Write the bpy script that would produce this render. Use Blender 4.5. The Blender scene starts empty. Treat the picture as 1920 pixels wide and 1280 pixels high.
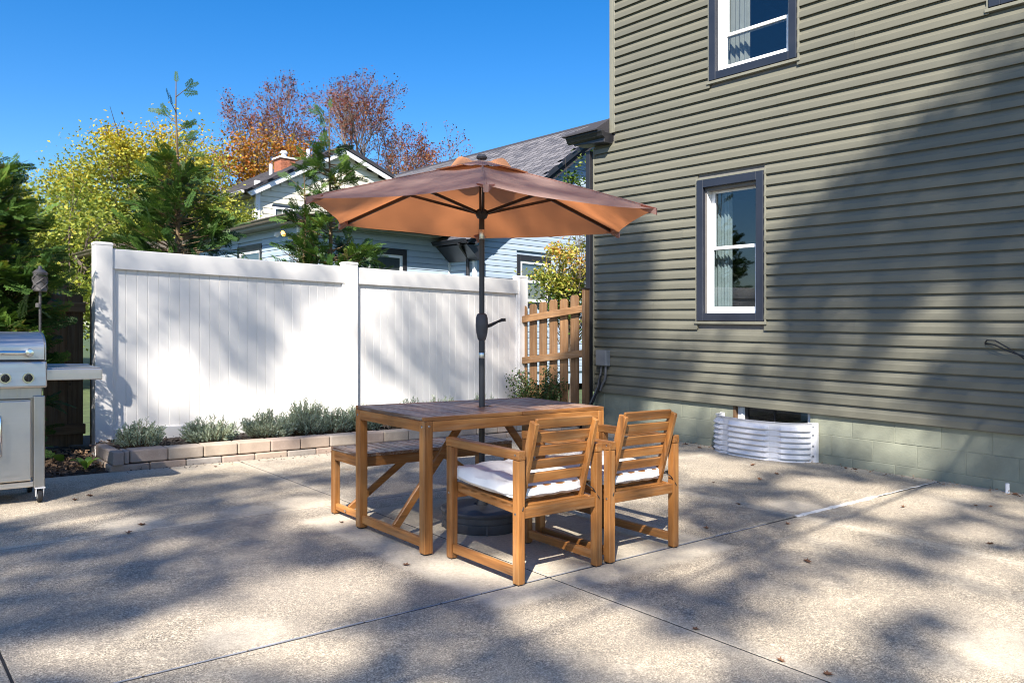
import bpy, bmesh, math, random
import numpy as np
from mathutils import Vector, Matrix
random.seed(11); RNG=np.random.default_rng(11)
SC=bpy.context.scene; COL=SC.collection
R=math.radians
# ------------------------------------------------------------------ camera, sky, sun
cam=bpy.data.cameras.new('camera'); camo=bpy.data.objects.new('camera',cam); COL.objects.link(camo)
camo.location=(0,0,1.23); camo.rotation_euler=(R(90),0,R(-39.768))
cam.sensor_width=36; cam.lens=27.94; cam.shift_y=-20/1920; cam.clip_end=3000; cam.clip_start=.05
SC.camera=camo
SUN_DIR=Vector((1,.835,-1.25)).normalized()          # way the light travels
W=bpy.data.worlds.new('World'); SC.world=W; W.use_nodes=True
wn=W.node_tree.nodes; wl=W.node_tree.links
sky=wn.new('ShaderNodeTexSky'); sky.sky_type='NISHITA'; sky.sun_disc=False
sky.sun_elevation=math.asin(-SUN_DIR.z); sky.sun_rotation=math.atan2(-SUN_DIR.x,-SUN_DIR.y)
sky.air_density=1.0; sky.dust_density=.7; sky.ozone_density=3.0; sky.altitude=200
hs=wn.new('ShaderNodeHueSaturation'); hs.inputs['Saturation'].default_value=1.42; hs.inputs['Hue'].default_value=.506
wl.new(sky.outputs[0],hs.inputs['Color']); wl.new(hs.outputs[0],wn['Background'].inputs['Color'])
wn['Background'].inputs['Strength'].default_value=.085
sl=bpy.data.lights.new('sun','SUN'); sl.energy=4.9; sl.angle=R(.53); sl.color=(1,.935,.85)
so=bpy.data.objects.new('sun',sl); COL.objects.link(so); so.rotation_euler=SUN_DIR.to_track_quat('-Z','Y').to_euler(); so.location=(-10,-8,14)
SC.view_settings.view_transform='Standard'; SC.view_settings.look='None'; SC.view_settings.gamma=1
SC.view_settings.use_curve_mapping=False; SC.view_settings.exposure=1.25
SC.cycles.max_bounces=7; SC.cycles.diffuse_bounces=4; SC.cycles.transparent_max_bounces=12; SC.cycles.caustics_reflective=False; SC.cycles.caustics_refractive=False
SC.cycles.use_denoising=True; SC.cycles.use_adaptive_sampling=False; SC.cycles.filter_width=1.05
# ------------------------------------------------------------------ helpers
class MB:
    "collects simple solids and links them as one mesh object"
    def __init__(s): s.v=[]; s.f=[]
    def add(s,v,f):
        n=len(s.v); s.v+= [tuple(p) for p in v]; s.f+=[tuple(i+n for i in q) for q in f]; return s
    def box(s,x0,x1,y0,y1,z0,z1):
        return s.add([(x0,y0,z0),(x1,y0,z0),(x1,y1,z0),(x0,y1,z0),(x0,y0,z1),(x1,y0,z1),(x1,y1,z1),(x0,y1,z1)],
          [(3,2,1,0),(4,5,6,7),(0,1,5,4),(1,2,6,5),(2,3,7,6),(3,0,4,7)])
    def beam(s,a,b,w,h,up=(0,0,1)):
        "square bar from a to b; h measured along up"
        a=Vector(a);b=Vector(b);d=(b-a).normalized();u=Vector(up)
        side=d.cross(u)
        if side.length<1e-4: side=d.cross(Vector((1,0,0)))
        side.normalize(); u=side.cross(d).normalized()
        P=[]
        for c in (a,b):
            for i,j in ((-1,-1),(1,-1),(1,1),(-1,1)): P.append(c+side*(w/2*i)+u*(h/2*j))
        return s.add(P,[(0,1,2,3)[::-1],(4,5,6,7),(0,1,5,4),(1,2,6,5),(2,3,7,6),(3,0,4,7)])
    def tube(s,pts,r,seg=8,caps=True):
        pts=[Vector(p) for p in pts]; rr=r if hasattr(r,'__len__') else [r]*len(pts)
        n=len(pts); V=[];F=[]; prev=None
        for i,p in enumerate(pts):
            t=(pts[min(i+1,n-1)]-pts[max(i-1,0)]).normalized()
            if prev is None:
                a=t.cross(Vector((0,0,1)))
                if a.length<.05: a=t.cross(Vector((1,0,0)))
            else: a=prev-t*prev.dot(t)
            a.normalize(); prev=a; b=t.cross(a)
            for k in range(seg):
                th=2*math.pi*k/seg; V.append(p+(a*math.cos(th)+b*math.sin(th))*rr[i])
        for i in range(n-1):
            for k in range(seg):
                k2=(k+1)%seg; F.append((i*seg+k,i*seg+k2,(i+1)*seg+k2,(i+1)*seg+k))
        if caps: F.append(tuple(range(seg))[::-1]); F.append(tuple((n-1)*seg+k for k in range(seg)))
        return s.add(V,F)
    def lathe(s,prof,seg=32,c=(0,0,0),axis='z'):
        V=[];F=[]; n=len(prof)
        for r,z in prof:
            for k in range(seg):
                th=2*math.pi*k/seg; x,y=r*math.cos(th),r*math.sin(th)
                q=(x,y,z) if axis=='z' else ((x,z,y) if axis=='y' else (z,x,y))
                V.append((c[0]+q[0],c[1]+q[1],c[2]+q[2]))
        for i in range(n-1):
            for k in range(seg):
                k2=(k+1)%seg; F.append((i*seg+k,i*seg+k2,(i+1)*seg+k2,(i+1)*seg+k))
        F.append(tuple(range(seg))[::-1]); F.append(tuple((n-1)*seg+k for k in range(seg)))
        return s.add(V,F)
    def prism(s,poly,a,b,axis='y'):
        "polygon (two coords) pushed from a to b along axis"
        def q(p,t): return {'x':(t,p[0],p[1]),'y':(p[0],t,p[1]),'z':(p[0],p[1],t)}[axis]
        n=len(poly); V=[q(p,a) for p in poly]+[q(p,b) for p in poly]
        F=[tuple(range(n)),tuple(range(n,2*n))[::-1]]+[(i,n+i,n+(i+1)%n,(i+1)%n) for i in range(n)]
        return s.add(V,F)
    def build(s,name,m,parent=None,bevel=0,smooth=False,seg=1,loc=None):
        me=bpy.data.meshes.new(name); me.from_pydata(s.v,[],s.f)
        bm=bmesh.new(); bm.from_mesh(me)
        bmesh.ops.recalc_face_normals(bm,faces=bm.faces)
        if bevel: bmesh.ops.bevel(bm,geom=[e for e in bm.edges if e.is_manifold and e.calc_face_angle(0)>.6],offset=bevel,segments=seg,affect='EDGES',profile=.5)
        bm.to_mesh(me); bm.free()
        if smooth:
            me.polygons.foreach_set('use_smooth',[True]*len(me.polygons))
            me.set_sharp_from_angle(angle=R(38))
        me.materials.append(m)
        o=bpy.data.objects.new(name,me); COL.objects.link(o)
        if parent: o.parent=parent
        if loc: o.location=loc
        return o
def tag(o,label=None,cat=None,group=None,kind=None):
    if label:o['label']=label
    if cat:o['category']=cat
    if group:o['group']=group
    if kind:o['kind']=kind
    return o
def thing(name,label,cat,loc=(0,0,0),rz=0,group=None):
    o=bpy.data.objects.new(name,None); COL.objects.link(o); o.location=loc; o.rotation_euler=(0,0,rz); o.empty_display_size=.1
    return tag(o,label,cat,group)
def npmesh(name,V,F,m,parent=None,tint=None,kind=None,smooth=False):
    "fast mesh from arrays; F (n,k); tint one value per face"
    V=np.asarray(V,np.float32); F=np.asarray(F,np.int32); k=F.shape[1]
    me=bpy.data.meshes.new(name); me.vertices.add(len(V)); me.vertices.foreach_set('co',V.ravel())
    me.loops.add(F.size); me.loops.foreach_set('vertex_index',F.ravel())
    me.polygons.add(len(F)); me.polygons.foreach_set('loop_start',np.arange(0,F.size,k,dtype=np.int32))
    me.update(calc_edges=True)
    if tint is not None:
        at=me.attributes.new('tint','FLOAT','FACE'); at.data.foreach_set('value',np.asarray(tint,np.float32))
    if smooth: me.polygons.foreach_set('use_smooth',[True]*len(me.polygons))
    me.materials.append(m)
    o=bpy.data.objects.new(name,me); COL.objects.link(o)
    if parent:o.parent=parent
    if kind:o['kind']=kind
    return o
def dup(root,loc,label=None,group=None):
    r=root.copy(); COL.objects.link(r); r.location=loc
    if label:r['label']=label
    if group:r['group']=group
    for ch in list(root.children):
        c=ch.copy(); COL.objects.link(c); c.parent=r
        for g in ch.children:
            d=g.copy(); COL.objects.link(d); d.parent=c
    return r
# ------------------------------------------------------------------ materials
class NT:
    def __init__(s,name):
        s.m=bpy.data.materials.new(name); s.m.use_nodes=True; s.t=s.m.node_tree; s.n=s.t.nodes; s.b=s.n['Principled BSDF']
    def new(s,t,**k):
        q=s.n.new(t)
        for a,v in k.items(): setattr(q,a,v)
        return q
    def link(s,a,b): s.t.links.new(a,b)
    def val(s,sock,v):
        if hasattr(v,'is_linked') or hasattr(v,'links'): s.link(v,sock)
        else: sock.default_value=v
    def math(s,op,a,b=0.,clamp=False):
        q=s.new('ShaderNodeMath',operation=op,use_clamp=clamp); s.val(q.inputs[0],a); s.val(q.inputs[1],b); return q.outputs[0]
    def mix(s,f,a,b,mode='MIX'):
        q=s.new('ShaderNodeMix',data_type='RGBA',blend_type=mode); s.val(q.inputs[0],f)
        for i,v in ((6,a),(7,b)):
            if isinstance(v,tuple): v=(*v,1) if len(v)==3 else v
            s.val(q.inputs[i],v)
        return q.outputs[2]
    def ramp(s,f,stops):
        q=s.new('ShaderNodeValToRGB'); s.link(f,q.inputs[0]); e=q.color_ramp.elements
        while len(e)<len(stops): e.new(.5)
        for el,(p,c) in zip(e,stops): el.position=p; el.color=(*c,1) if len(c)==3 else c
        return q.outputs[0]
    def coord(s,scale=(1,1,1),rnd=True,kind='Object'):
        tc=s.new('ShaderNodeTexCoord'); mp=s.new('ShaderNodeMapping'); s.link(tc.outputs[kind],mp.inputs[0]); mp.inputs['Scale'].default_value=scale
        if rnd:
            oi=s.new('ShaderNodeObjectInfo'); v=s.new('ShaderNodeVectorMath',operation='SCALE'); cb=s.new('ShaderNodeCombineXYZ')
            for i,k in enumerate((37.,91.,53.)): s.link(s.math('MULTIPLY',oi.outputs['Random'],k),cb.inputs[i])
            s.link(cb.outputs[0],mp.inputs['Location'])
        return mp.outputs[0]
    def noise(s,vec,scale,detail=3,rough=.55):
        q=s.new('ShaderNodeTexNoise'); s.link(vec,q.inputs['Vector']); q.inputs['Scale'].default_value=scale; q.inputs['Detail'].default_value=detail; q.inputs['Roughness'].default_value=rough
        return q.outputs['Fac']
    def rand(s): return s.new('ShaderNodeObjectInfo').outputs['Random']
    def range(s,f,a,b,c,d):
        q=s.new('ShaderNodeMapRange'); s.link(f,q.inputs[0])
        for i,v in enumerate((a,b,c,d)): q.inputs[i+1].default_value=v
        return q.outputs[0]
    def bump(s,h,strength,dist=.01):
        q=s.new('ShaderNodeBump'); s.link(h,q.inputs['Height']); q.inputs['Strength'].default_value=strength; q.inputs['Distance'].default_value=dist
        s.link(q.outputs[0],s.b.inputs['Normal'])
    def fin(s,col,rough=.6,metal=0,spec=.5):
        if isinstance(col,tuple): s.b.inputs['Base Color'].default_value=(*col,1)
        else: s.link(col,s.b.inputs['Base Color'])
        s.val(s.b.inputs['Roughness'],rough); s.b.inputs['Metallic'].default_value=metal; s.b.inputs['Specular IOR Level'].default_value=spec
        return s.m
def sc(c,k): return tuple(min(1,x*k) for x in c)
def plain(name,c,rough=.5,var=.12,scale=6,metal=0,rnd=.0,bump=0,bscale=60,spec=.5,stretch=(1,1,1),dirt=0):
    n=NT(name); v=n.coord(stretch); f=n.noise(v,scale,4)
    col=n.mix(n.range(f,.3,.7,0,1),sc(c,1-var),sc(c,1+var))
    if rnd: col=n.mix(1.,col,n.ramp(n.rand(),[(0,(1-rnd,)*3),(1,(1,)*3)]),'MULTIPLY')
    if dirt:
        g=n.noise(v,scale*.35,6,.7); col=n.mix(n.range(g,.52,.75,0,dirt),col,sc(c,.45))
    if bump: n.bump(n.noise(v,bscale,3),bump,.004)
    return n.fin(col,n.range(f,.2,.8,rough-.08,rough+.08),metal,spec)
def wood(name,c0,c1,c2,axis,rough=.5,worn=0,wc=(.3,.28,.27),rnd=.36):
    st=[9,9,9]; st['xyz'.index(axis)]=.55
    n=NT(name); v=n.coord(tuple(st)); f=n.noise(v,3.2,6,.62); g=n.noise(v,14,3)
    col=n.ramp(n.math('ADD',n.math('MULTIPLY',f,.8),n.math('MULTIPLY',g,.2)),[(.3,c0),(.5,c1),(.72,c2)])
    v2=n.coord(); k=n.noise(v2,4,3)
    col=n.mix(n.range(k,.4,.75,0,.45),col,c0)
    col=n.mix(1.,col,n.ramp(n.rand(),[(0,(1-rnd,)*3),(1,(1,)*3)]),'MULTIPLY')
    # knots
    vo=n.new('ShaderNodeTexVoronoi'); n.link(n.coord((1,1,1)),vo.inputs['Vector']); vo.inputs['Scale'].default_value=4.2
    col=n.mix(n.range(vo.outputs['Distance'],.035,.075,.7,0),col,sc(c0,.45))
    if worn:
        w=n.noise(v,5,5,.7); col=n.mix(n.range(w,.5,.68,0,worn),col,wc)
    n.bump(f,.25,.004)
    return n.fin(col,n.range(g,.2,.8,rough-.1,rough+.12))
def leafmat(name,stops,trans=.35,rough=.5,spec=.3):
    n=NT(name); at=n.new('ShaderNodeAttribute',attribute_name='tint')
    col=n.ramp(at.outputs['Fac'],stops)
    n.fin(col,rough,0,spec)
    tr=n.new('ShaderNodeBsdfTranslucent'); n.link(n.mix(1.,col,(1,.95,.5),'MULTIPLY'),tr.inputs[0])
    ms=n.new('ShaderNodeMixShader'); ms.inputs[0].default_value=trans
    out=n.n['Material Output']; n.link(n.b.outputs[0],ms.inputs[1]); n.link(tr.outputs[0],ms.inputs[2]); n.link(ms.outputs[0],out.inputs[0])
    return n.m
def siding_mat(name,c,rough=.42,dirt=.15):
    n=NT(name); v=n.coord((1,.25,3)); f=n.noise(v,5,4); w=n.noise(n.coord((1,.2,1)),240,2)
    col=n.mix(n.range(f,.3,.7,0,1),sc(c,.93),sc(c,1.05))
    d=n.noise(n.coord((1,1,1),False),1.3,5,.65); col=n.mix(n.range(d,.5,.8,0,dirt),col,sc(c,.62))
    col=n.mix(1.,col,n.ramp(n.rand(),[(0,(.93,.93,.94)),(1,(1.04,1.03,1.02))]),'MULTIPLY')
    n.bump(w,.06,.002)
    return n.fin(col,rough,0,.4)
def glassmat(name,tint=(.75,.8,.82),mirror=.085):
    n=NT(name); tr=n.new('ShaderNodeBsdfTransparent'); tr.inputs[0].default_value=(*tint,1)
    gl=n.new('ShaderNodeBsdfGlossy'); gl.inputs['Roughness'].default_value=.015
    f=n.noise(n.coord((1,1,1),False),3,2); bp=n.new('ShaderNodeBump'); n.link(f,bp.inputs['Height']); bp.inputs['Strength'].default_value=.03; n.link(bp.outputs[0],gl.inputs['Normal'])
    lw=n.new('ShaderNodeLayerWeight'); lw.inputs[0].default_value=.5
    fac=n.math('ADD',n.math('POWER',lw.outputs['Facing'],4.),mirror,True)
    ms=n.new('ShaderNodeMixShader'); n.link(fac,ms.inputs[0]); n.link(tr.outputs[0],ms.inputs[1]); n.link(gl.outputs[0],ms.inputs[2]); n.link(ms.outputs[0],n.n['Material Output'].inputs[0])
    return n.m
M={}
M['green']=siding_mat('sage_siding',(.152,.147,.111))
M['greentrim']=plain('sage_trim',(.20,.194,.148),.42,.05,rnd=.05)
M['found']=plain('sage_block_paint',(.275,.285,.212),.75,.12,5,rnd=.04,bump=.6,bscale=60,dirt=.4)
M['blue']=siding_mat('blue_siding',(.37,.46,.55),.5,.2)
M['cream']=siding_mat('cream_siding',(.72,.69,.55),.5,.15)
M['navy']=plain('dark_navy_trim',(.018,.022,.034),.42,.1,4,dirt=.1)
M['black']=plain('black_trim',(.018,.018,.022),.4,.1,5)
M['vinyl']=plain('white_vinyl',(.80,.80,.80),.38,.02,3,dirt=.04)
M['fencewhite']=plain('white_fence_vinyl',(.82,.79,.745),.42,.025,2.2,rnd=.03,dirt=.10)
M['glass']=glassmat('window_glass')
M['room']=plain('room_wall',(.16,.15,.14),.9)
M['curtain']=plain('pale_curtain',(.46,.49,.46),.9,.08,10)
M['curtain2']=plain('cream_curtain',(.50,.45,.38),.9,.08,10)
M['galv']=plain('galvanised_white',(.66,.66,.68),.45,.08,9,dirt=.12)
M['grey']=plain('grey_plastic',(.20,.21,.22),.5,.06)
M['conduit']=plain('grey_conduit',(.15,.15,.155),.5,.08)
M['rubber']=plain('black_rubber',(.012,.012,.013),.55,.15)
O0,O1,O2=(.16,.064,.018),(.43,.175,.044),(.60,.30,.095)
for a in 'xyz': M['oak'+a]=wood('oiled_acacia_'+a,O0,O1,O2,a,.42,.25,(.42,.30,.18))
for a in 'xyz': M['oakworn'+a]=wood('weathered_acacia_'+a,(.12,.055,.030),(.29,.16,.095),(.45,.28,.17),a,.40,.85,(.42,.375,.34),.5)
for a in 'xz': M['fir'+a]=wood('treated_fir_'+a,(.13,.060,.022),(.27,.14,.058),(.40,.235,.11),a,.7,.3,(.30,.24,.17),.4)
M['firy']=wood('treated_fir_y',(.15,.070,.026),(.31,.165,.07),(.44,.26,.13),'y',.7,.3,(.34,.28,.2),.3)
M['pole']=plain('charcoal_powder_coat',(.035,.037,.042),.4,.08,9)
M['bronze']=plain('dark_bronze',(.018,.011,.009),.4,.1)
M['silver']=plain('silver_metal',(.62,.6,.58),.28,.05,metal=1)
M['plastic']=plain('black_resin',(.07,.071,.078),.5,.2,14,bump=.15,bscale=180,dirt=.1)
M['cushion']=plain('white_cushion',(.74,.73,.70),.85,.04,9,bump=.35,bscale=16)
def steel(name,c,rough,st):
    n=NT(name); f=n.noise(n.coord(st),60,3); g=n.noise(n.coord(),3,4)
    return n.fin(n.mix(n.range(g,.3,.7,0,1),sc(c,.85),sc(c,1.05)),n.range(f,.3,.7,rough-.09,rough+.12),1)
M['steel']=steel('brushed_steel',(.66,.62,.57),.40,(.06,1,1))
M['steelv']=steel('brushed_steel_upright',(.52,.50,.47),.36,(1,1,.06))
M['chrome']=plain('chrome',(.75,.75,.74),.12,.03,metal=1)
M['knob']=plain('black_knob',(.012,.012,.014),.3,.1)
M['soil']=plain('mulch_soil',(.035,.025,.019),.95,.35,14,bump=.9,bscale=40)
M['bark']=plain('bark',(.11,.085,.065),.9,.3,12,bump=.7,bscale=30)
M['barkgrey']=plain('pale_bark',(.15,.11,.085),.9,.25,12,bump=.4,bscale=30)
M['twig']=plain('green_brown_twig',(.13,.085,.04),.8,.2,20)
M['tiki']=plain('patina_bronze',(.16,.145,.135),.55,.25,20,metal=.3)
M['roofgrey']=None
def shingle(name,c):
    n=NT(name); v=n.coord((1,1,1),False)
    f=n.noise(v,140,2); g=n.noise(v,1.2,4)
    oi=n.rand()
    col=n.mix(n.range(f,.3,.7,0,1),sc(c,.72),sc(c,1.25)); at=n.new('ShaderNodeAttribute',attribute_name='tint')
    col=n.mix(1.,col,n.ramp(at.outputs['Fac'],[(0,(.50,.50,.54)),(1,(1.0,.96,.95))]),'MULTIPLY')
    n.bump(f,.4,.006)
    return n.fin(col,.9,0,.2)
M['shingle']=shingle('weathered_shingles',(.165,.165,.178))
M['shingledark']=shingle('charcoal_shingles',(.085,.082,.088))
M['brick']=plain('red_brick',(.36,.13,.07),.85,.2,20,rnd=.25)
def blockmat():
    n=NT('tumbled_wall_block'); v=n.coord(); f=n.noise(v,9,5); g=n.noise(v,120,2)
    base=n.ramp(n.rand(),[(0,(.38,.315,.27)),(.35,(.45,.345,.275)),(.7,(.48,.395,.305)),(1,(.36,.34,.32))])
    col=n.mix(n.range(f,.3,.7,0,.6),base,n.mix(1.,base,(.62,.6,.6),'MULTIPLY'))
    col=n.mix(n.range(g,.55,.75,0,.35),col,(.5,.45,.4))
    n.bump(n.math('ADD',f,n.math('MULTIPLY',g,.5)),.5,.006); return n.fin(col,.88,0,.25)
M['block']=blockmat()
def concrete():
    n=NT('exposed_aggregate_concrete'); v=n.coord((1,1,1),False,'Object')
    fine=n.noise(v,150,2,.8); mid=n.noise(v,55,3,.65); big=n.noise(v,.9,5,.6); big2=n.noise(v,2.6,6,.7)
    paste=n.mix(n.range(mid,.35,.65,0,1),(.52,.46,.36),(.65,.58,.46))
    agg=n.ramp(fine,[(.34,(.08,.066,.050)),(.45,(.30,.255,.19)),(.55,(.53,.455,.34)),(.68,(.84,.74,.57))])
    sx=n.new('ShaderNodeSeparateXYZ'); n.link(v,sx.inputs[0]); X,Y=sx.outputs[0],sx.outputs[1]
    wob=n.math('MULTIPLY',n.math('SUBTRACT',n.noise(v,7,3),.5),.10); X2=n.math('ADD',X,wob); Y2=n.math('ADD',Y,wob)
    def disc(x,y,r,e=.05):
        dd=n.math('SQRT',n.math('ADD',n.math('POWER',n.math('SUBTRACT',X2,x),2.),n.math('POWER',n.math('SUBTRACT',Y2,y),2.)))
        return n.range(dd,r-e,r+e,1,0)
    def edge(s_,a,w): return n.range(s_,a-w,a+w,0,1)
    def rect(x0,x1,y0,y1,w=.03):
        q=n.math('MULTIPLY',edge(X2,x0,w),n.math('SUBTRACT',1.,edge(X2,x1,w)))
        return n.math('MULTIPLY',q,n.math('MULTIPLY',edge(Y2,y0,w),n.math('SUBTRACT',1.,edge(Y2,y1,w))))
    worn=rect(2.19,3.98,2.72,4.75,.035)
    for a in ((1.32,5.2,.19),(2.03,5.16,.18),(2.42,5.2,.2),(1.21,3.12,.17),(5.29,3.14,.19),(3.56,1.12,.26)):
        worn=n.math('MAXIMUM',worn,n.math('MULTIPLY',disc(*a),.85))
    # cement-rich rubbed strips beside the joints
    for s_,a,w in ((X2,2.70,.07),(Y2,5.02,.06),(X2,5.02,.06),(Y2,7.0,.16),(X2,7.30,.16)):
        dd=n.math('ABSOLUTE',n.math('SUBTRACT',s_,a)); worn=n.math('MAXIMUM',worn,n.range(dd,w*.3,w*1.6,.62,0))
    worn=n.math('MULTIPLY',worn,n.range(big2,.3,.62,.62,1.))
    w2=n.range(big2,.52,.70,0,.6); amt=n.math('MAXIMUM',worn,w2)
    col=n.mix(n.math('MULTIPLY',amt,.92),agg,paste)
    col=n.mix(n.range(n.noise(v,48,3,.7),.36,.58,.62,0),col,(.10,.088,.078)) if 0 else n.mix(n.math('MULTIPLY',n.range(n.noise(v,42,3,.75),.40,.56,.45,0),n.math('SUBTRACT',1.,n.math('MULTIPLY',worn,.8))),col,(.105,.093,.083))
    st=n.range(n.noise(v,1.5,6,.75),.46,.70,0,.45)
    st=n.math('MULTIPLY',st,n.math('SUBTRACT',1.,worn,True))
    col=n.mix(st,col,(.21,.192,.165))
    col=n.mix(n.range(big,.35,.7,.0,.28),col,(.50,.43,.345))
    rust=n.range(n.noise(v,3.1,5,.7),.60,.72,0,.4); ry=n.range(Y,5.2,6.2,0,1); col=n.mix(n.math('MULTIPLY',rust,ry),col,(.42,.26,.12))
    col=n.mix(1.,col,n.ramp(n.rand(),[(0,(.90,.90,.91)),(1,(1.04,1.03,1.01))]),'MULTIPLY')
    vo=n.new('ShaderNodeTexVoronoi'); n.link(v,vo.inputs['Vector']); vo.inputs['Scale'].default_value=.9; spot=n.range(vo.outputs['Distance'],.03,.16,.5,0)
    col=n.mix(n.math('MULTIPLY',spot,n.range(n.noise(v,14,3),.4,.6,0,1)),col,(.13,.115,.10))
    n.bump(n.math('ADD',fine,n.math('MULTIPLY',mid,.6)),.55,.005)
    return n.fin(col,.9,0,.25)
M['concrete']=concrete()
M['caulk']=plain('grey_joint_filler',(.30,.31,.34),.6,.25,8)
M['caulkwhite']=plain('white_joint_filler',(.72,.70,.66),.7,.1,8)
M['dark']=plain('dark_gap',(.02,.019,.018),.9)
M['grass']=plain('lawn',(.05,.075,.022),.9,.35,5,bump=.5,bscale=60)
def fabric():
    n=NT('faded_terracotta_canopy'); v=n.coord((1,1,1),False); f=n.noise(v,3,5); w=n.noise(v,500,2)
    geo=n.new('ShaderNodeNewGeometry')
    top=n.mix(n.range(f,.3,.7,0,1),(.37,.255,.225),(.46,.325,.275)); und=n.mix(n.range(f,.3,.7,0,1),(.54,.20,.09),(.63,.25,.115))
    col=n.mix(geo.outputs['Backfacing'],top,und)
    n.bump(n.math('ADD',n.math('MULTIPLY',n.noise(n.coord((1,1,1),False),5,3),1.),n.math('MULTIPLY',w,.03)),.6,.03)
    n.fin(col,.85,0,.2)
    tr=n.new('ShaderNodeBsdfTranslucent'); tr.inputs[0].default_value=(.80,.30,.11,1)
    ms=n.new('ShaderNodeMixShader'); ms.inputs[0].default_value=.43
    n.link(n.b.outputs[0],ms.inputs[1]); n.link(tr.outputs[0],ms.inputs[2]); n.link(ms.outputs[0],n.n['Material Output'].inputs[0])
    return n.m
M['canopy']=fabric(); M['ventflap']=plain('bright_terracotta_flap',(.62,.27,.12),.85,.08,6)
M['conifer']=leafmat('conifer_spray',[(0,(.025,.065,.016)),(.5,(.075,.15,.028)),(.85,(.15,.24,.04)),(1,(.20,.14,.035))],.32)
M['yellowgreen']=leafmat('yellow_green_leaf',[(0,(.09,.14,.025)),(.35,(.20,.26,.045)),(.6,(.38,.38,.06)),(.85,(.60,.42,.03)),(1,(.55,.24,.02))],.4)
M['orange']=leafmat('orange_leaf',[(0,(.20,.17,.03)),(.4,(.42,.22,.025)),(.75,(.42,.13,.025)),(1,(.26,.075,.03))],.4)
M['russet']=leafmat('russet_leaf',[(0,(.30,.20,.04)),(.3,(.36,.14,.04)),(.7,(.27,.075,.045)),(1,(.18,.05,.045))],.35)
M['shrubleaf']=leafmat('round_shrub_leaf',[(0,(.025,.07,.018)),(.4,(.12,.20,.03)),(.7,(.42,.42,.08)),(.9,(.60,.50,.12)),(1,(.55,.26,.06))],.4)
M['bushleaf']=leafmat('small_dark_leaf',[(0,(.015,.04,.012)),(.6,(.05,.10,.025)),(.9,(.12,.13,.03)),(1,(.22,.07,.03))],.3)
M['lavender']=leafmat('grey_green_lavender',[(0,(.26,.33,.25)),(.5,(.44,.51,.37)),(1,(.64,.68,.50))],.25,.7)
M['shadeleaf']=leafmat('oak_leaf_green',[(0,(.03,.065,.012)),(.6,(.07,.12,.02)),(1,(.2,.17,.03))],.12)
M['dryleaf']=plain('dry_brown_leaf',(.22,.10,.045),.7,.3,30,rnd=.5)
M['hosta']=leafmat('young_green_leaf',[(0,(.06,.14,.03)),(1,(.16,.28,.06))],.4)
# ------------------------------------------------------------------ ground and patio
b=MB(); b.add([(-160,-160,-.16),(200,-160,-.16),(200,200,-.16),(-160,200,-.16)],[(0,1,2,3)])
tag(b.build('ground',M['grass']),kind='structure')
b=MB(); b.box(-6,12,7.0,9.6,-.14,-.012); tag(b.build('planting_bed_soil',M['soil']),kind='structure')
patio=bpy.data.objects.new('patio',None); COL.objects.link(patio); tag(patio,kind='structure')
XS=[-6,.423,2.695,5.02,7.345]; YS=[-6,.1,2.953,5.01,7.1]
for i in range(4):
    for j in range(4):
        if j==3 and i==0: y1=7.16
        else: y1=YS[j+1]
        x0,x1,y0=XS[i],XS[i+1],YS[j]
        g=.009 if j in(1,2) else .004
        gy0=.011 if abs(y0-2.953)<.01 else .004; gy1=.011 if abs(y1-2.953)<.01 else .004
        nx,ny=10,10; q=MB(); q.box(x0+.004,x1-.004,y0+gy0,y1-gy1,-.12,0)
        q.build('concrete_slab',M['concrete'],patio,bevel=.006,seg=2)
b=MB(); b.box(-6,7.34,-6,7.1,-.13,-.03); b.build('joint_bed',M['dark'],patio)
b=MB()
for x in (.423,2.695,5.02): b.box(x-.004,x+.004,-6,7.05,-.04,-.0025)
b.box(-6,7.33,5.006,5.014,-.04,-.0025); b.box(-6,7.33,2.943,2.963,-.04,-.005); b.build('joint_groove',M['dark'],patio)
# filler strip in the wide joint
q=MB(); xx=-2.
while xx<4.55:
    l=random.uniform(.12,.5); q.box(xx,xx+l-.01,2.954+random.uniform(0,.003),2.9625,-.03,-.002+random.uniform(-.002,.001)); xx+=l
q.build('joint_filler',M['caulk'],patio)
q=MB(); P=[]; 
for k in range(30):
    x=4.98+k*.078; P.append((x,2.953+random.uniform(-.006,.006),.0035))
for k in range(29):
    a,c=P[k],P[k+1]; w=.017+random.uniform(-.006,.006)+(.006 if k<15 else -.011-.0003*k)
    q.add([(a[0],a[1]-w,.001),(c[0],c[1]-w,.001),(c[0],c[1]+w,.001),(a[0],a[1]+w,.001),(a[0],a[1]-w*.6,.005),(c[0],c[1]-w*.6,.005),(c[0],c[1]+w*.6,.005),(a[0],a[1]+w*.6,.005)],[(4,5,6,7),(0,1,5,4),(2,3,7,6)])
q.build('white_joint_filler',M['caulkwhite'],patio)
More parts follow.
